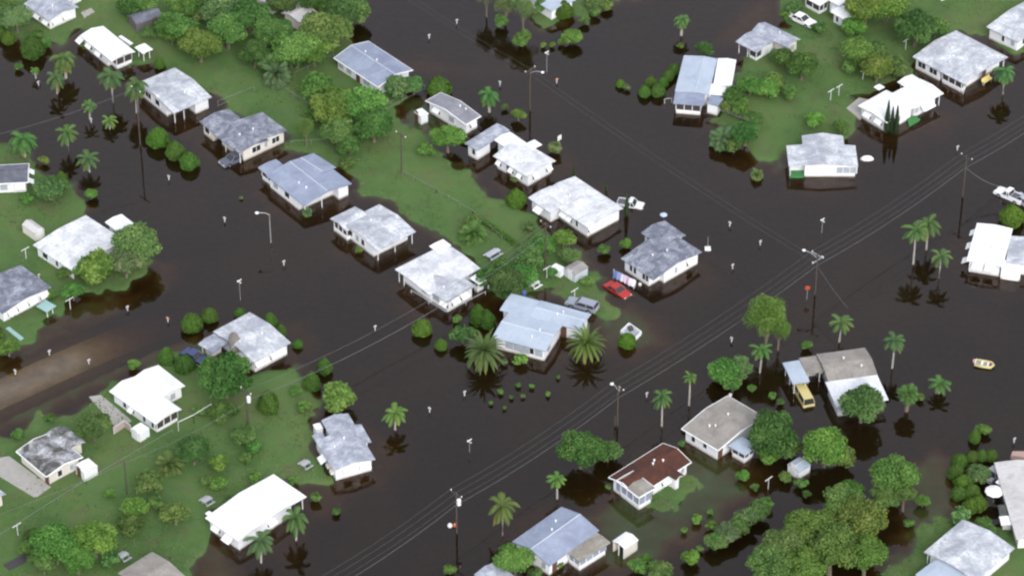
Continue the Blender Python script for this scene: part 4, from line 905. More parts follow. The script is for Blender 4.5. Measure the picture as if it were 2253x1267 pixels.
# ------------------------------------------------------------------ poles, lamps, wires
WIRE = plain('wire_grey', (.11, .12, .125), .7, .3)
def utility(x, yt, yb, label, arms=1, xf=False, lamp=None, adir=0.0, slim=.11, xb=None):
    xb = x if xb is None else xb
    p = W(xb, yb, 0); h = (yb - yt) * mpp(yb) / CE
    gz = gh(p.x, p.y); z0 = max(gz, 0); h = h * 1.0 + 0
    o = thing('utility_pole', label, 'utility pole', (p.x, p.y, gz), 0, 'wooden utility poles')
    MB().tube([Vector((p.x, p.y, gz - .2)), Vector((p.x, p.y, h))], [slim * 1.25, slim], 8).build('mast', WOOD, o)
    tops = []
    for k in range(arms):
        z = h - .35 - 1.0 * k
        c = Vector((p.x, p.y, z)); a = adir + (math.pi / 2 if k and arms == 2 else 0)
        MB().box(c, 2.3, .12, .12, a).build('crossarm', METAL if arms == 2 else WOOD, o)
        for s in (-1, 0, 1) if k == 0 else (-1, 1):
            q = c + Vector((math.cos(a), math.sin(a), 0)) * s * 1.05
            MB().lathe(q + UP * .06, [(.04, 0), (.09, .08), (.09, .2), (.03, .26)], 8).build('insulator', TRIM, o)
            if k == 0: tops.append(q + UP * .3)
    if xf:
        q = p + Vector((.35, -.25, 0)); MB().lathe(Vector((q.x, q.y, h - 2.1)), [(.05, 0), (.3, .04), (.3, 1.0), (.12, 1.1)], 12).build('transformer', TRIM, o)
    if lamp:
        dx, dy = lamp; c = Vector((p.x, p.y, h - .9)); e = c + Vector((dx, dy, .75))
        MB().tube([c, c.lerp(e, .5) + UP * .25, e], .05, 6).build('lamp_arm', METAL, o)
        MB().lathe(e + Vector((0, 0, -.12)), [(.12, 0), (.27, .04), (.27, .14), (.08, .24)], 10).build('lamp_head', TRIM, o)
    return dict(p=p, h=h, tops=tops, bun=Vector((p.x, p.y, h - 2.3)))
aA = math.atan2((W(1360, 845) - W(1003, 1075)).y, (W(1360, 845) - W(1003, 1075)).x)
perp = aA + math.pi / 2
u1 = utility(1005, 1078, 1172, 'wooden utility pole with white transformer drum standing in the dark street', xf=True, adir=perp)
u2 = utility(1358, 846, 937, 'utility pole with a street lamp arm behind the red roofed house', lamp=(-.9, .6), adir=perp)
u3 = utility(1793, 558, 648, 'utility pole with doubled crossarms at the flooded street corner', arms=2, lamp=(-2.0, 1.0), adir=perp)
u4 = utility(2118, 345, 434, 'tall utility pole in the flood with a service wire running to the right', adir=perp)
u5 = utility(546, 855, 940, 'utility pole with white transformer on the lower left lawn', xf=True, adir=perp)
u6 = utility(280, 1012, 1089, 'bare wooden utility pole on the lawn among garden trees', adir=perp, arms=0, slim=.09)
u7 = utility(884, 297, 382, 'wooden utility pole on the central lawn beside the long fence', adir=perp, arms=1, slim=.09)
u8 = utility(1200, 492, 585, 'utility pole with white crossarm near the corner of the big white house', adir=perp, arms=1)
u9 = utility(1166, 155, 243, 'utility pole with a street lamp standing in the upper flooded street', lamp=(2.0, -.9), adir=aA, arms=1)
u10 = utility(309, 200, 320, 'tall utility pole among the palms by the three round shrubs', adir=perp, arms=1, slim=.10)
w1 = utility(1353, 915, 937, 'short wooden stub beside the utility pole behind the red roofed house', arms=0, slim=.09)
def off(a, dx, dy, dz=0): q = W(dx, dy, a['h'] - .3); return q
def wire(a, b_, label, r=.016, sag=.8, name='power_line'):
    pts = [a.lerp(b_, i / 14) - UP * sag * 4 * (i / 14) * (1 - i / 14) for i in range(15)]
    tag(MB().tube(pts, r, 4).build(name, WIRE), label, 'overhead wire', 'overhead wires')
def run(A, B_, txt, n=3, bundle=True):
    for k, (a, b_) in enumerate(list(zip(A['tops'], B_['tops']))[:n]):
        wire(a, b_, ('left', 'middle', 'right')[k] + ' of the high wires ' + txt, .014)
    if bundle:
        wire(A['bun'], B_['bun'], 'thick lower cable ' + txt, .034, .9)
def far(A, dx, dy):
    q = Vector((dx, dy, 0)); return dict(tops=[t + q for t in A['tops']], bun=A['bun'] + q, p=A['p'] + q, h=A['h'])
dA = (u2['p'] - u1['p'])
run(far(u1, -dA.x * .9, -dA.y * .9), u1, 'at the bottom edge left of the transformer pole')
run(u1, u2, 'from the transformer pole to the lamp pole')
run(u2, u3, 'from the lamp pole to the corner pole')
run(u3, u4, 'from the corner pole to the far right pole')
run(u4, far(u4, dA.x * .9, dA.y * .9), 'beyond the far right pole')
run(u9, dict(tops=[u3['p'] + UP * (u3['h'] - 1.1) + Vector((math.cos(aA), math.sin(aA), 0)) * s for s in (-1, 0, 1)]), 'crossing the upper flooded street to the corner pole', 2, False)
run(far(u9, -30, 34), u9, 'running up and left from the upper lamp pole', 2, False)
wire(u8['bun'], u5['bun'] + UP * .3, 'long cable over the street from the big white house to the lower left lawn', .045, 2.6)
wire(u8['tops'][1], u5['tops'][1], 'higher wire over the street from the big white house to the lower left lawn', .026, 2.4)
wire(u5['bun'], u6['p'] + UP * (u6['h'] - .2), 'cable above the lower left lawns between transformer pole and bare pole', .035, .7)
wire(u6['p'] + UP * (u6['h'] - .2), u6['p'] + UP * (u6['h'] - .2) + Vector((-26, -16, 0)), 'cable above the lawn running off the left edge', .035, .7)
wire(u4['bun'], W(2205, 412, 2.6), 'service wire from the far right pole to the white pickup yard', .045, .6)
wire(u3['bun'], W(1866, 678, 4.5), 'service wire from the corner pole down to the slim palm', .03, .3)
wire(u8['bun'], W(1295, 470, 3.2), 'service wire from the pole to the big white centre house', .03, .2)
wire(u10['tops'][1], u10['tops'][1] + Vector((-24, -14, 0)), 'wire running left from the pole among the palms', .026, .8)
def street_lamp(x, yt, yb, dx, dy, label):
    p = W(x, yb, 0); h = (yb - yt) * mpp(yb) / CE
    o = thing('street_lamp', label, 'street lamp', (p.x, p.y, -1.1), 0)
    MB().tube([p - UP * 1.1, p + UP * (h - .3)], [.10, .06], 8).build('mast', METAL, o)
    e = p + Vector((dx, dy, h + .1))
    MB().tube([p + UP * (h - .35), p + Vector((dx * .3, dy * .3, h)), e], .045, 6).build('lamp_arm', METAL, o)
    MB().lathe(e - UP * .15, [(.12, 0), (.3, .05), (.3, .15), (.08, .25)], 10).build('lamp_head', TRIM, o)
street_lamp(596, 470, 534, -1.9, 0.0, 'thin metal street lamp with its arm pointing left in the flooded street')
def sign_post(x, yt, yb, label, kind='blade'):
    p = W(x, yb, 0); h = max(.9, (yb - yt) * mpp(yb) / CE)
    o = thing('stop_sign' if kind == 'stop' else 'sign_post', label, 'street sign', (p.x, p.y, -1.1), 0, None if kind == 'stop' else 'street sign posts')
    MB().tube([p - UP * 1.1, p + UP * h], .045, 6).build('post', METAL, o)
    if kind == 'stop':
        loop = [Vector((p.x + .42 * math.cos(math.pi / 8 + i * math.pi / 4), p.y - .06, h + .42 * math.sin(math.pi / 8 + i * math.pi / 4))) for i in range(8)]
        f = MB().prism(loop, Vector((0, .03, 0))).build('sign_border', plain('sign_red', (.42, .07, .045), .5), o)
    elif kind == 'mast': MB().box(p + UP * .25, .9, .9, .25).build('footing', TRIM, o)
    else:
        MB().box(p + UP * (h + .05), .85, .04, .22, aA).build('sign_blade', TRIM, o)
        MB().box(p + UP * (h - .2), .85, .04, .22, perp).build('sign_blade', TRIM, o)
sign_post(1203, 118, 158, 'thin street sign post in the upper flooded street right of the feathery trees')
sign_post(529, 618, 660, 'street sign post behind the clipped shrubs of the mesh dish house')
sign_post(1808, 484, 512, 'street sign post at the flooded corner behind the crossarm pole')
sign_post(1033, 968, 994, 'short pale street sign post near the bottom centre of the flooded street')
sign_post(1775, 633, 658, 'small red stop sign on a post left of the corner utility pole', 'stop')
sign_post(1557, 522, 550, 'leaning white mast on a square footing right of the mottled grey house', 'mast')

# ------------------------------------------------------------------ mailboxes and other small things in the water
ORANGE = plain('orange_plastic', (.60, .15, .06), .6, .3)
def mailbox(x, y, col, word, rz=None):
    p = W(x, y, 1.0); gz = gh(p.x, p.y); z = max(.22, max(gz, 0) + .7)
    p = W(x, y, z); rz = rnd.choice([aA, perp]) if rz is None else rz
    o = thing('mailbox', None, 'mailbox', (p.x, p.y, gz), 0)
    MB().box(Vector((p.x, p.y, (gz + z) / 2 - .1)), .1, .1, z - gz, rz).build('post', TRIM, o)
    ax = Vector((math.cos(rz), math.sin(rz), 0)); s = ax.cross(UP)
    c = Vector((p.x, p.y, z - .1)) - ax * .2
    MB().prism([c - s * .11, c + s * .11] + [c + s * .11 * math.cos(t_) + UP * (.16 + .11 * math.sin(t_)) for t_ in (0, .8, 1.57, 2.34, 3.14)], ax * .42).build('box', col, o)
    MB().box(Vector((p.x, p.y, z + .15)) + s * .16, .05, .03, .22, rz).build('flag', ORANGE, o)
    VEG.append((o, '', word, 'mailbox', x, y))
MBW = plain('mailbox_paint', (.46, .47, .50), .6)
for x, y in ((825, 718), (1022, 862), (945, 898), (494, 480), (624, 575), (280, 675), (108, 772), (195, 792), (33, 815), (371, 388), (200, 262), (84, 181), (944, 78), (1005, 45), (1100, 181), (1606, 490), (1673, 531), (1612, 583), (1610, 744), (2107, 323), (1423, 865), (1362, 852), (85, 605), (2232, 965)):
    mailbox(x, y, MBW, 'white')
for x, y in ((369, 700), (1225, 175)): mailbox(x, y, plain('salmon_paint', (.55, .30, .24), .6), 'salmon')
def xbox(M_, x0, x1, y0, y1, z0, z1): # box in local coordinates of matrix M_
    q = MB().box(Vector(((x0 + x1) / 2, (y0 + y1) / 2, (z0 + z1) / 2)), x1 - x0, y1 - y0, z1 - z0); q.v = [tuple(M_ @ Vector(v)) for v in q.v]; return q
def xpoly(M_, loop, off_):
    q = MB().prism([Vector(p) for p in loop], Vector(off_)); q.v = [tuple(M_ @ Vector(v)) for v in q.v]; return q
def dirpx(x0, y0, x1, y1):
    d = W(x1, y1) - W(x0, y0); return math.atan2(d.y, d.x)
def car(name, label, x, y, heading, paint, L=4.9, style='sedan', z=None, sink=0, cat='car'):
    p = W(x, y, .7); gz = gh(p.x, p.y) if z is None else z
    p = W(x, y, gz + .8); o = thing(name, label, cat, (p.x, p.y, gz), heading); M_ = o.matrix_basis.copy()
    w_ = .9; h = L / 2
    pr = plain(name + '_paint', paint, .35, .5, .05)
    # lower body: side profile extruded, with wheel arches
    def arch(cx): return [(cx + .42 * math.cos(t_), .35 + .42 * math.sin(t_)) for t_ in (math.pi, 2.4, 1.57, .75, 0)]
    hood = .92 if style != 'van' else 1.1
    prof = [(-h, .35)] + arch(-h * .58) + arch(h * .6) + [(h, .35), (h, .7), (h - .12, hood - .08), (h * .42, hood + .04), (-h * .9, hood + .04), (-h, hood - .12)]
    xpoly(M_, [(a, -w_, b_) for a, b_ in prof], (0, 2 * w_, 0)).build('body', pr, o)
    # cabin
    if style == 'sedan': cb = [(-h * .62, .96), (-h * .36, 1.42), (h * .12, 1.44), (h * .42, .96)]
    elif style == 'wagon': cb = [(-h * .97, .96), (-h * .88, 1.46), (h * .12, 1.46), (h * .42, .96)]
    elif style == 'van': cb = [(-h * .98, 1.14), (-h * .96, 1.95), (h * .84, 1.95), (h * .97, 1.14)]
    else: cb = [(-h * .12, .96), (-h * .06, 1.62), (h * .2, 1.62), (h * .42, .96)]
    t0 = cb[1][1]; q = MB()
    vs = [Vector((a, s * (w_ - .04 if b_ < 1.2 else w_ - .2), b_)) for s in (-1, 1) for a, b_ in cb]
    q.add([M_ @ v for v in vs], [(0, 1, 2, 3), (7, 6, 5, 4), (0, 4, 5, 1), (1, 5, 6, 2), (2, 6, 7, 3)]); q.build('windows', GLASS, o)
    rf_ = MB(); (a1, b1), (a2, b2) = cb[1], cb[2]
    rf_ = xbox(M_, a1 - .03, a2 + .03, -(w_ - .17), w_ - .17, b1 - .03, b1 + .05); rf_.build('roof', pr, o)
    pil = MB()
    for s in (-1, 1):
        for (x0, z0), (x1, z1) in ((cb[0], cb[1]), (cb[3], cb[2]), (((cb[1][0] + cb[2][0]) / 2 - .02, .96), ((cb[1][0] + cb[2][0]) / 2, t0))):
            a_ = M_ @ Vector((x0, s * (w_ - .03), z0)); b_ = M_ @ Vector((x1, s * (w_ - .18), z1)); pil = MB().tube([a_, b_], .055, 4); pil.build('pillar', pr, o)
    for cx in (-h * .58, h * .6):
        for s in (-1, 1):
            c = M_ @ Vector((cx, s * (w_ - .1), .33)); e = M_ @ Vector((cx, s * (w_ + .02), .33))
            wl = MB().tube([c, e], .33, 14).build('wheel', RUBBER, o)
            MB().tube([e, M_ @ Vector((cx, s * (w_ + .04), .33))], .19, 10).build('rim', METAL, wl)
    for nm_, x0, x1, mm in (('bumper', h - .02, h + .1, METAL), ('bumper', -h - .1, -h + .02, METAL)):
        xbox(M_, x0, x1, -w_ + .03, w_ - .03, .42, .58).build(nm_, mm, o)
    for s in (-1, 1):
        xbox(M_, h - .03, h + .03, s * .62 - .16, s * .62 + .16, .62, .78).build('headlight', plain('lamp_glass', (.7, .7, .68), .2, .6), o)
        xbox(M_, -h - .03, -h + .03, s * .66 - .14, s * .66 + .14, .62, .76).build('tail_light', plain('tail_red', (.3, .02, .02), .3, .5), o)
    if style == 'pickup':
        xbox(M_, -h * .95, -h * .16, -w_ + .14, w_ - .14, .965, 1.0).build('bed', plain('truck_bed', (.10, .11, .12), .8), o)
        for s in (-1, 1): xbox(M_, -h * .96, -h * .14, s * (w_ - .07) - .06, s * (w_ - .07) + .06, .95, 1.12).build('bed_side', pr, o)
        xbox(M_, -h * .99, -h * .95, -w_ + .02, w_ - .02, .95, 1.12).build('tailgate', pr, o)
    return o
hB = dirpx(1333, 622, 1383, 653)
car('red_car', 'red sedan parked at the edge of the flood beside the hanging laundry', 1358, 637, hB, (.36, .026, .02), 4.6)
car('station_wagon', 'silver grey station wagon parked on wet lawn behind the pale blue house', 1281, 668, dirpx(1307, 676, 1256, 661), (.27, .29, .36), 4.9, 'wagon')
car('white_sedan', 'long white sedan parked on the grass at the top right', 1763, 41, dirpx(1738, 30, 1790, 54), (.80, .80, .82), 5.4)
car('dark_car', 'dark car with a pale windscreen parked in water under the cream house carport', 514, 348, dirpx(540, 335, 500, 352), (.10, .11, .15), 4.6, z=-.35)
car('yellow_van', 'pale yellow van nosing out from under the lower right carport into the water', 1768, 872, dirpx(1752, 840, 1782, 893), (.55, .47, .20), 4.7, 'van', z=-.75, cat='van')
car('white_pickup', 'white pickup truck parked in water by the right edge above a round tree', 2222, 428, dirpx(2245, 437, 2202, 418), (.80, .81, .84), 5.0, 'pickup', z=-.25, cat='truck')
car('grey_car', 'grey car cut off by the right edge next to the white pickup truck', 2258, 442, dirpx(2240, 432, 2275, 455), (.36, .38, .44), 4.6, z=-.25)
car('light_pickup', 'white pickup truck in the flood behind a slim cypress in the street', 1387, 449, dirpx(1366, 440, 1402, 446), (.66, .68, .70), 4.2, 'pickup', z=-.75, cat='truck')
car('blue_car', 'blue car tucked under the trees beside the mesh dish house', 428, 783, dirpx(410, 775, 440, 790), (.045, .06, .16), 4.5)
car('dusty_car', 'grey hatchback half hidden by a bush at the lower right edge', 2190, 1038, dirpx(2180, 1045, 2210, 1022), (.32, .34, .37), 4.4, z=-.2)
# white flatbed trailer box behind a clipped shrub
def open_box(name, label, cat, pts, h, th, mat, fl, z):
    ps = [W(float(a.split(',')[0]), float(a.split(',')[1]), z + h) for a in pts.split()]
    for p in ps: p.z = z
    c = sum(ps, Vector()) / len(ps); o = thing(name, label, cat, tuple(c))
    for i in range(len(ps)):
        a, b_ = ps[i], ps[(i + 1) % len(ps)]; d = b_ - a
        MB().box((a + b_) / 2 + UP * h / 2, d.length - .01, th, h, math.atan2(d.y, d.x)).build('side_panel', mat, o)
    MB().prism([p.lerp(c, .04) + UP * .1 for p in ps], UP * .06).build('bed', fl, o); return o, ps, c
tb, ps, c = open_box('open_trailer', 'white open-topped trailer partly submerged behind a clipped round shrub', 'trailer', '1384,710 1411,729 1396,744 1366,727', .7, .14, TRIM, plain('grey_bed', (.34, .37, .42), .8), -.1)
MB().box(ps[0].lerp(ps[2], .3) + UP * .5, .6, .6, .6, .4).build('cargo_crate', plain('dark_crate', (.08, .07, .07)), tb)
# yellow boat
p = W(2165, 800, .3); hb = dirpx(2183, 804, 2149, 798)
o = thing('boat', 'small yellow boat with benches and an outboard motor drifting in open flood water', 'boat', (p.x, p.y, 0), hb); M_ = o.matrix_basis.copy()
YEL = plain('yellow_rubber', (.48, .43, .20), .5, .4)
hull = MB(); L_ = 1.35
pt = [(L_ - .1, -.55, .3), (-L_, -.6, .3), (-L_ - .1, 0, .32), (-L_, .6, .3), (L_ - .1, .55, .3)]
hull.tube([M_ @ Vector(v) for v in [(L_, -.62, .28), (0, -.68, .25), (-L_ + .3, -.6, .27), (-L_ - .05, 0, .36), (-L_ + .3, .6, .27), (0, .68, .25), (L_, .62, .28)]], .21, 10); hull.build('hull', YEL, o, smooth=True)
xbox(M_, -L_ + .2, L_ - .05, -.55, .55, .02, .12).build('floor', plain('boat_floor', (.33, .31, .30), .8), o)
for a in (-.6, .3): xbox(M_, a - .16, a + .16, -.58, .58, .26, .33).build('bench', TRIM, o)
xbox(M_, L_ - .12, L_ - .02, -.6, .6, .05, .5).build('transom', TRIM, o)
xbox(M_, L_ - .02, L_ + .3, -.16, .16, .25, .75).build('outboard_motor', plain('motor_pink', (.45, .30, .27), .5), o)
xbox(M_, -1.05, -.8, -.25, .25, .15, .5).build('bow_bag', plain('maroon_bag', (.22, .06, .08)), o)
# mesh dish
p = W(512, 772, 2.0); o = thing('satellite_dish', 'large round brown mesh satellite dish beside the white and grey stained roof', 'satellite dish', (p.x, p.y, 0))
p = W(512, 755, 3.2)
MB().tube([Vector((p.x, p.y, .1)), Vector((p.x, p.y, 3.0))], .1, 8).build('mast', METAL, o)
nrm = Vector((.80, -.22, .42)).normalized(); a_ = nrm.cross(UP).normalized(); b2 = a_.cross(nrm)
q = MB(); k = 20; rings = [(0.02, 0), (.5, .05), (1.0, .17), (1.4, .34), (1.62, .46)]; V_ = []
for r, z in rings:
    for j in range(k): V_.append(p + nrm * z + a_ * r * math.cos(2 * math.pi * j / k) + b2 * r * math.sin(2 * math.pi * j / k))
q.add(V_, [(i * k + j, i * k + (j + 1) % k, (i + 1) * k + (j + 1) % k, (i + 1) * k + j) for i in range(4) for j in range(k)])
V3 = [v - nrm * .04 for v in V_]; q.add(V3, [(i * k + j, (i + 1) * k + j, (i + 1) * k + (j + 1) % k, i * k + (j + 1) % k) for i in range(4) for j in range(k)])
q.build('reflector', plain('brown_mesh', (.20, .18, .165), .8, .2, .4), o)
MB().tube([p + a_ * 1.2 + nrm * .3, p + nrm * 1.3], .03, 4).build('feed_arm', METAL, o); MB().box(p + nrm * 1.3, .2, .2, .2).build('feed_horn', TRIM, o)
# patio umbrella and table at the lower right house
p = W(2188, 1078, 2.2); o = thing('patio_umbrella', 'round white patio umbrella beside the long pale building', 'umbrella', (p.x, p.y, 0))
MB().lathe(Vector((p.x, p.y, 2.0)), [(1.35, 0), (1.3, .06), (.7, .32), (.05, .5)], 10).build('canopy', TRIM, o)
MB().tube([Vector((p.x, p.y, -.3)), Vector((p.x, p.y, 2.3))], .03, 6).build('mast', METAL, o)
slab_t = slab('awning_canopy', 'white flat awning reaching out from the long pale building by the umbrella', 'awning', '2190,1060 2198,1053 2216,1053 2218,1070 2200,1066', 1.95, 2.05, TRIM)
tag(slab('brick_planter', 'pinkish raised planter box by the lower right building', 'planter', '2224,1001 2228,992 2256,992 2256,1006', -.5, .7, plain('pink_brick', (.38, .26, .23))), None)
# board gate, wood pile, picnic set
def fence_run(name, label, pts, h=1.0, step=2.4, mat=GALV, rails=(1.,), cat='fence', panel=None):
    c = W(*pts[0], .2); o = thing(name, label, cat, (c.x, c.y, 0))
    for (x0, y0), (x1, y1) in zip(pts[:-1], pts[1:]):
        a, b_ = W(x0, y0, .2), W(x1, y1, .2); a.z = b_.z = 0; d = b_ - a; n = max(1, int(d.length / step))
        for i in range(n + 1):
            q = a + d * i / n; MB().box(Vector((q.x, q.y, h / 2 - .4)), .07, .07, h + .8, 0).build('post', mat, o)
        for r in rails: MB().tube([a + UP * h * r, b_ + UP * h * r], .035, 4).build('rail', mat, o)
        if panel: MB().box((a + b_) / 2 + UP * (h / 2), d.length, .05, h * .9, math.atan2(d.y, d.x)).build('panel', panel, o)
MESH = plain('grey_fence_mesh', (.17, .20, .17), .9)
for lb, pts in (('long grey wire fence running down the middle of the central lawn', [(620, 198), (700, 250)]), ('grey fence line crossing the central lawn towards the big white house', [(885, 385), (960, 425), (1040, 472), (1105, 530)]),
                ('grey fence between the trees and the blue grey ridge house', [(648, 170), (735, 128)]), ('grey fence from the leafy trees to the dark grey roofed house', [(835, 245), (935, 195)]),
                ('fence between the large white railed house and the centre lawn', [(1095, 592), (1200, 510)]), ('wire fence along the bottom left lawns under the cables', [(0, 1185), (190, 1065), (380, 955)]),
                ('fence across the lawn behind the cream gable house', [(640, 320), (730, 315)]), ('fence on the upper left lawn behind the carport house', [(480, 232), (560, 200)])):
    fence_run('wire_fence', lb, pts, 1.05, 2.4, GALV, (1., .12), panel=None)
fence_run('low_wall_rail', 'white porch railing around the front corner of the large white house', [(905, 642), (982, 690), (1068, 645)], .55, 2.6, TRIM, (1.,), 'railing')
fence_run('board_gate', 'pinkish board gate panels beside the white cube shed', [(251, 955), (274, 940), (288, 950)], 1.5, 1.4, TRIM, (1.,), 'gate', plain('pink_boards', (.42, .34, .33)))
fence_run('pipe_clothesline', 'long white pipe clothesline frame on the lower left lawn', [(393, 948), (427, 932), (466, 908)], 1.9, 3.4, TRIM, (1., .98), 'clothesline')
fence_run('white_railing', 'white railing pieces in the shallows left of the wide two toned house', [(1462, 226), (1478, 224)], .9, 1, TRIM, (1.,), 'railing')
def tpost(x, y, label, h=1.9):
    p = W(x, y, 0); gz = surf(p.x, p.y); o = thing('clothes_post', label, 'clothes post', (p.x, p.y, gz), 0, 'clothesline posts')
    MB().tube([p + UP * (gz - .2), p + UP * (gz + h)], .05, 6).build('post', TRIM, o)
    MB().box(p + UP * (gz + h), 1.5, .08, .08, aA).build('crossbar', TRIM, o)
for x, y, l_ in ((1203, 614, 'white T-shaped clothes post left of the little white utility shed'), (1264, 662, 'white T-shaped clothes post behind the station wagon'), (1992, 112, 'white clothes post left of the large white patched house'), (1898, 178, 'white clothes post behind the cypress spire house'),
              (1845, 213, 'tall white clothes post on the upper right lawn, right one of two'), (1827, 223, 'plain white clothes post on the upper right lawn, left one of two'), (58, 572, 'white T-shaped clothes post near the white house at middle left'), (40, 1180, 'pale clothes post on the lawn at the lower left edge'), (1690, 1075, 'thin white clothes post in dark water near the tiny metal shed'), (155, 680, 'thin white clothes post on the grass point at left')):
    tpost(x, y, l_)
# laundry between two posts near the red car
a, b_ = W(1350, 612, 0), W(1394, 634, 0); a.z = b_.z = 1.7
o = thing('clothesline', 'clothesline hung with laundry between the red car and the mottled grey house', 'clothesline', (a.x, a.y, 0))
for q in (a, b_): MB().tube([Vector((q.x, q.y, -.5)), Vector((q.x, q.y, 1.75))], .045, 6).build('post', TRIM, o)
MB().tube([a, a.lerp(b_, .5) - UP * .08, b_], .015, 4).build('line', GALV, o)
for k, (nm_, col, lb, wd) in enumerate((('shirt', (.14, .20, .42), 'blue cloth hanging at the left end of the laundry line', .9), ('towel', (.30, .36, .60), 'slate blue cloth second from left on the laundry line', .8), ('sheet', (.62, .56, .66), 'pale lilac sheet in the middle of the laundry line', 1.2), ('blanket', (.58, .44, .56), 'pinkish blanket right of the lilac sheet on the line', 1.1), ('sheet', (.78, .78, .82), 'white sheet at the right end of the laundry line', 1.3))):
    f0 = .04 + k * .19; d = (b_ - a).normalized(); s = d.cross(UP); L_ = (b_ - a).length; q = MB(); nn_ = 8; V_ = []
    for i in range(nn_ + 1):
        c = a + d * (f0 * L_ + wd * i / nn_) + s * .10 * math.sin(i * 2.2 + k); V_ += [c - UP * .02, c - UP * (1.15 + .1 * math.sin(i)) + s * (.35 + .15 * math.sin(i * 1.7))]
    q.add(V_ + [v + s * .02 for v in V_], [(2 * i, 2 * i + 1, 2 * i + 3, 2 * i + 2) for i in range(nn_)] + [(2 * i + 2 * nn_ + 2, 2 * i + 2 * nn_ + 4, 2 * i + 2 * nn_ + 5, 2 * i + 2 * nn_ + 3) for i in range(nn_)])
    tag(q.build(nm_, plain('cloth_%d' % k if False else 'cloth_' + ('blue', 'slate', 'lilac', 'pink', 'white')[k], col, .9)), lb, 'laundry')
# picnic table, small table, debris
def table(x, y, label, L_=1.9, mat=METAL):
    p = W(x, y, .6); gz = surf(p.x, p.y); p = W(x, y, gz + .75); o = thing('picnic_table', label, 'table', (p.x, p.y, gz), aA); M_ = o.matrix_basis.copy()
    xbox(M_, -L_ / 2, L_ / 2, -.4, .4, .72, .77).build('table_top', mat, o)
    for s in (-1, 1):
        xbox(M_, -L_ / 2, L_ / 2, s * .85 - .14, s * .85 + .14, .42, .46).build('bench', mat, o)
        xbox(M_, s * L_ * .36 - .05, s * L_ * .36 + .05, -.85, .85, .36, .42).build('cross_brace', mat, o)
        for e in (-1, 1): xbox(M_, s * L_ * .36 - .05, s * L_ * .36 + .05, e * .5 - .05, e * .5 + .05, 0, .72).build('leg', mat, o)
table(1085, 556, 'grey weathered picnic table on the central lawn behind the large white house', 2.6, plain('weathered_boards', (.42, .43, .50)))
table(1176, 622, 'pale garden table on the grass left of the sheds', 1.6, TRIM)
table(455, 1098, 'grey garden table on the lawn behind the long white house', 1.5, METAL)
table(272, 1220, 'grey garden table beside the dark trees at bottom left', 1.4, METAL)
table(672, 1018, 'pale garden table left of the grey panelled house', 1.4, METAL)
p = W(48, 1230, .3); o = thing('lumber_pile', 'dark pile of long boards lying on grass at bottom left', 'lumber pile', (p.x, p.y, 0), dirpx(20, 1243, 80, 1212)); M_ = o.matrix_basis.copy()
for k in range(7): xbox(M_, -2.6 + .2 * rnd.random(), 2.4 + .4 * rnd.random(), -.75 + k * .21, -.57 + k * .21, .1, .35 + .12 * rnd.random()).build('board', plain('dark_lumber', (.06, .055, .06)), o)
p = W(521, 10, .9); tag(MB().lathe(Vector((p.x, p.y, 0)), [(.5, 0), (.55, .5), (.5, 1.1), (.1, 1.15)], 12).build('water_barrel', plain('blue_plastic', (.03, .06, .42), .4)), 'bright blue barrel beside the cream house at the top edge', 'barrel')
p = W(1026 + 127, 654, 1.2); tag(MB().lathe(Vector((p.x, p.y, 0)), [(.3, 0), (.3, 2.3), (.05, 2.32)], 10).build('gas_tank', plain('blue_tank', (.08, .13, .40), .4)), 'small blue tank behind the pale blue house with glazed porch', 'tank')
p = W(1908, 346, .4); q = MB(); q.lathe(Vector((p.x, p.y, -.1)), [(.95, 0), (.9, .3), (.6, .6), (.1, .72)], 12); q.v = [(p.x + (v[0] - p.x) * 1.15, p.y + (v[1] - p.y) * .6, v[2]) for v in q.v]
tag(q.build('upturned_boat', TRIM), 'small white upturned dinghy right of the stepped white house', 'boat')
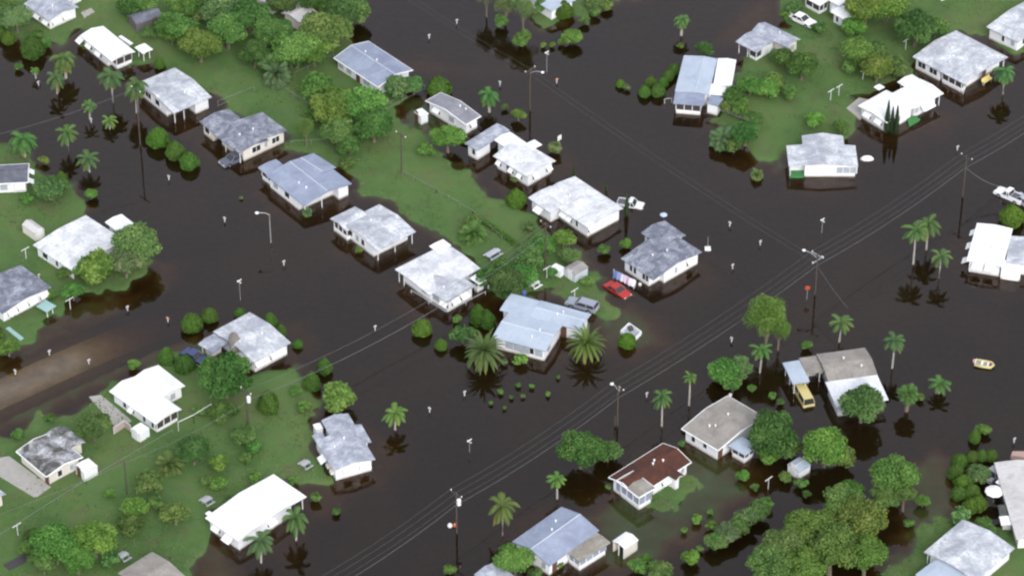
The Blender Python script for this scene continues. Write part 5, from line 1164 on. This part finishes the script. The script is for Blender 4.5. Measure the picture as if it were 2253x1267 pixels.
p = W(1231, 303, .8); o = thing('white_board', 'white board on a stake in the street near the greyish bush', 'sign', (p.x, p.y, -1))
MB().box(Vector((p.x, p.y, .75)), .8, .06, .9, aA).build('panel', TRIM, o); MB().box(Vector((p.x, p.y, -.1)), .07, .07, 1.8, 0).build('stake', WOOD, o)
p = W(1460, 471, .9); o = thing('garden_umbrella', 'small pale blue umbrella shade in the water behind the mottled grey house', 'umbrella', (p.x, p.y, -1))
MB().lathe(Vector((p.x, p.y, .75)), [(.6, 0), (.55, .08), (.05, .35)], 10).build('canopy', plain('pale_blue_cloth', (.40, .50, .66)), o); MB().tube([Vector((p.x, p.y, -1)), Vector((p.x, p.y, 1))], .03, 5).build('mast', METAL, o)
p = W(990, 1154, .3); tag(MB().lathe(Vector((p.x, p.y, -.1)), [(.3, 0), (.36, .3), (.25, .55), (.05, .6)], 10).build('white_tub', TRIM), 'white tub floating left of the transformer pole foot', 'tub')
p = W(1001, 1153, .3); tag(MB().lathe(Vector((p.x, p.y, -.1)), [(.25, 0), (.28, .3), (.22, .5), (.05, .55)], 10).build('orange_tub', ORANGE), 'orange tub floating between the white tub and the utility pole', 'tub')
for x, y, l_ in ((1408, 625, 'white bucket in the water right of the laundry line'), (1607, 868, 'pale bucket in the water behind the tan roofed house')):
    p = W(x, y, .2); tag(MB().lathe(Vector((p.x, p.y, -.2)), [(.2, 0), (.26, .5), (.2, .52)], 10).build('bucket', TRIM), l_, 'bucket')
p = W(2172, 172, 1.0); o = thing('porch_bench', 'yellow bench on the front porch of the large white patched house', 'bench', (p.x, p.y, .2), aA); M_ = o.matrix_basis.copy()
xbox(M_, -1., 1., -.3, .3, .35, .5).build('seat', plain('yellow_cushion', (.75, .65, .25)), o); xbox(M_, -1., 1., .3, .4, .35, .95).build('backrest', plain('yellow_cushion', (.75, .65, .25)), o)
for s in (-1, 1): xbox(M_, s * .9 - .05, s * .9 + .05, -.25, .25, -.6, .35).build('leg', METAL, o)
word_all(VEG)
for o_ in scn.objects:
    if 'label' in o_ and len(o_['label'].split()) > 16: print('LONG', o_.name, o_['label'])
